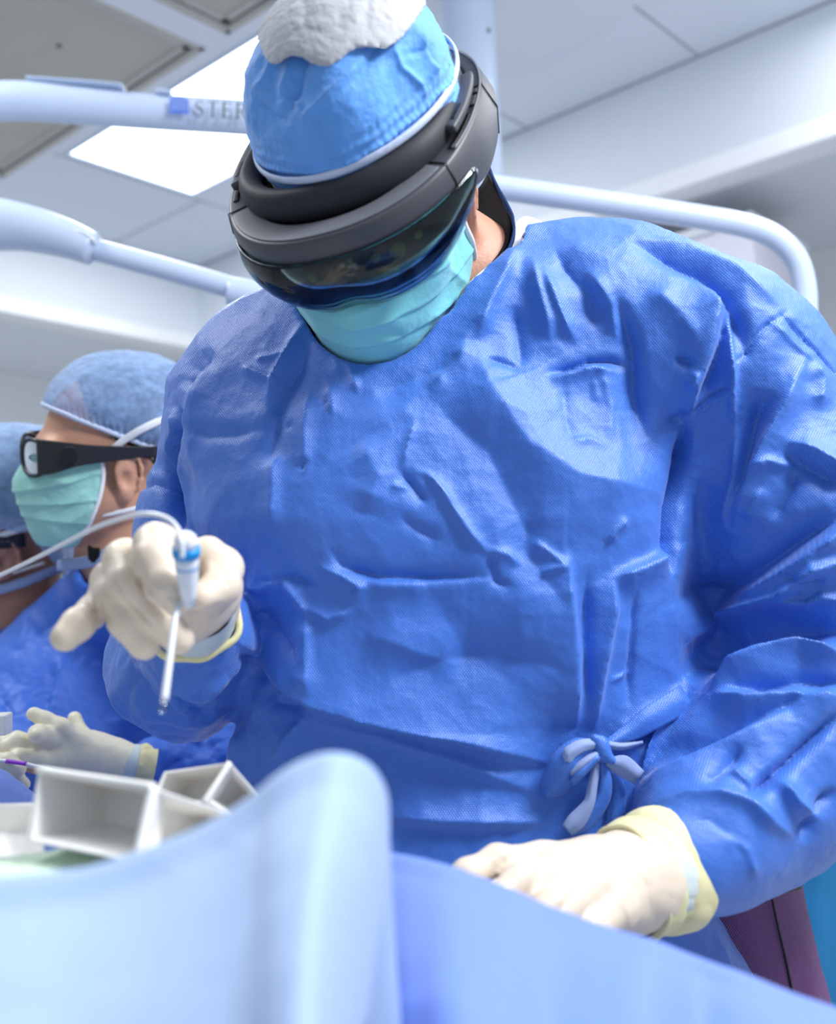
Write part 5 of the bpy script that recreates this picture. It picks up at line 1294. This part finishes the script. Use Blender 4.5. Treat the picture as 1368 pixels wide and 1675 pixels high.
# ---- trays
def quadbox(name, quad, depthv, mt, parent, wall=.0022, taper=.8):
    """open box: rim quad (world points a, b, c, d), pushed back along depthv; walls plus floor"""
    q = [np.asarray(p) for p in quad]; c = sum(q)/4; back = [c+depthv+(p-c)*taper for p in q]
    V = []; F = []
    nrm = depthv/np.linalg.norm(depthv)
    qi = [p+(c-p)/np.linalg.norm(c-p)*wall*1.6 for p in q]; bi = [p+(c+depthv-p)/np.linalg.norm(c+depthv-p)*wall*1.6-nrm*wall for p in back]
    V = q+back+qi+bi
    for i in range(4):
        j = (i+1) % 4; F += [(i, j, 4+j, 4+i), (8+i, 12+i, 12+j, 8+j), (i, 8+i, 8+j, j)]
    F += [(4, 5, 6, 7), (12, 15, 14, 13)]
    return multi(name, [(V, F)], mt, parent, False, .0008)
T1 = root('sorting_tray', P(225, 1350, .56), 'white plastic divided tray with two deep compartments, nearest and most blurred', 'plastic tray', 'white divided plastic trays')
aw = lambda x, y, z: Vd(x, y, z)
quadbox('compartment', [P(62, 1260, .60), P(250, 1288, .555), P(222, 1412, .535), P(42, 1376, .58)], aw(.012, -.012, -.052), 'tray', T1, .0026, .6)
quadbox('compartment', [P(252, 1288, .555), P(400, 1338, .62), P(392, 1352, .615), P(224, 1412, .535)], aw(-.012, -.014, -.04), 'tray', T1, .0026, .6)
tube('rim', PR([(62, 1259, .60), (155, 1273, .578), (251, 1287, .554)]), .0022, 'tray', T1, 8)
tube('rim', PR([(251, 1287, .554), (237, 1350, .544), (223, 1412, .534)]), .0024, 'tray', T1, 8)
T2 = root('sorting_tray', P(340, 1290, .68), 'white plastic divided tray standing behind the more blurred one, against the gown', 'plastic tray', 'white divided plastic trays')
quadbox('compartment', [P(268, 1262, .70), P(376, 1247, .67), P(334, 1312, .66), P(235, 1330, .69)], aw(.006, -.012, -.035), 'tray', T2, .0024, .7)
quadbox('compartment', [P(377, 1247, .67), P(428, 1305, .70), P(396, 1345, .70), P(335, 1312, .66)], aw(-.008, -.008, -.035), 'tray', T2, .0024, .7)
tube('rim', PR([(376, 1247, .669), (355, 1280, .663), (334, 1313, .658)]), .0020, 'tray', T2, 8)
T3 = root('shallow_tray', P(10, 1370, .66), 'cream shallow tray at the left edge beside the blurred divided tray', 'plastic tray')
quadbox('compartment', [P(-150, 1318, .72), P(60, 1312, .70), P(75, 1400, .60), P(-150, 1410, .60)], aw(0, -.02, -.008), 'tray', T3, .003, .85)
o = patch('folded_towel', [PR([(-150, 1420, .62), (0, 1412, .61), (70, 1402, .60), (140, 1392, .60), (230, 1400, .6)]), PR([(-150, 1430, .585), (0, 1424, .58), (80, 1418, .575), (150, 1410, .575), (235, 1412, .58)]), PR([(-150, 1470, .55), (0, 1466, .55), (80, 1460, .55), (160, 1450, .55), (240, 1440, .56)])], 'tray_green', None, 6, .006, wr=.002, ws=.03)
tag(o, 'pale green and yellow folded towel under the trays at the left', 'towel')
o = boxv(P(-60, 1172, 1.05), P(9, 1170, 1.05)-P(-60, 1172, 1.05), P(-60, 1206, 1.05)-P(-60, 1172, 1.05), Vd(0, 0, -.02))
o = multi('label_block', [o], 'tray', None, False, .002); tag(o, 'small cream block cut off at the left edge above the clasped gloves', 'block')
# ---- teal draped stand behind the surgeon at the right
tt = []
for y, d in ((1378, 1.50), (1382, 1.47), (1460, 1.47), (1560, 1.47), (1700, 1.48), (2000, 1.5)):
    tt.append([P(x, y-(x-1312)*.01, d+.014*math.sin(x/23.0+y*.002)) for x in (1296, 1318, 1345, 1372, 1400, 1440, 1490, 1560, 1650)])
tt.insert(0, [P(x, 1376-(x-1312)*.01, 1.75) for x in (1296, 1318, 1345, 1372, 1400, 1440, 1490, 1560, 1650)])
tag(patch('instrument_stand_drape', tt, 'drape_teal', None, 5, .003, wr=.003, ws=.07), 'teal drape hanging over a stand at the lower right edge', 'surgical drape')
tag(patch('folded_sheet', [[P(x, 1336-(x-1340)*.06, 1.62) for x in (1290, 1340, 1400, 1480, 1600)], [P(x, 1350-(x-1340)*.06, 1.52) for x in (1290, 1340, 1400, 1480, 1600)], [P(x, 1374-(x-1340)*.02, 1.49) for x in (1290, 1340, 1400, 1480, 1600)]], 'drape_light', None, 5, .006, wr=.004, ws=.05), 'pale folded sheet lying on the teal draped stand', 'sheet')
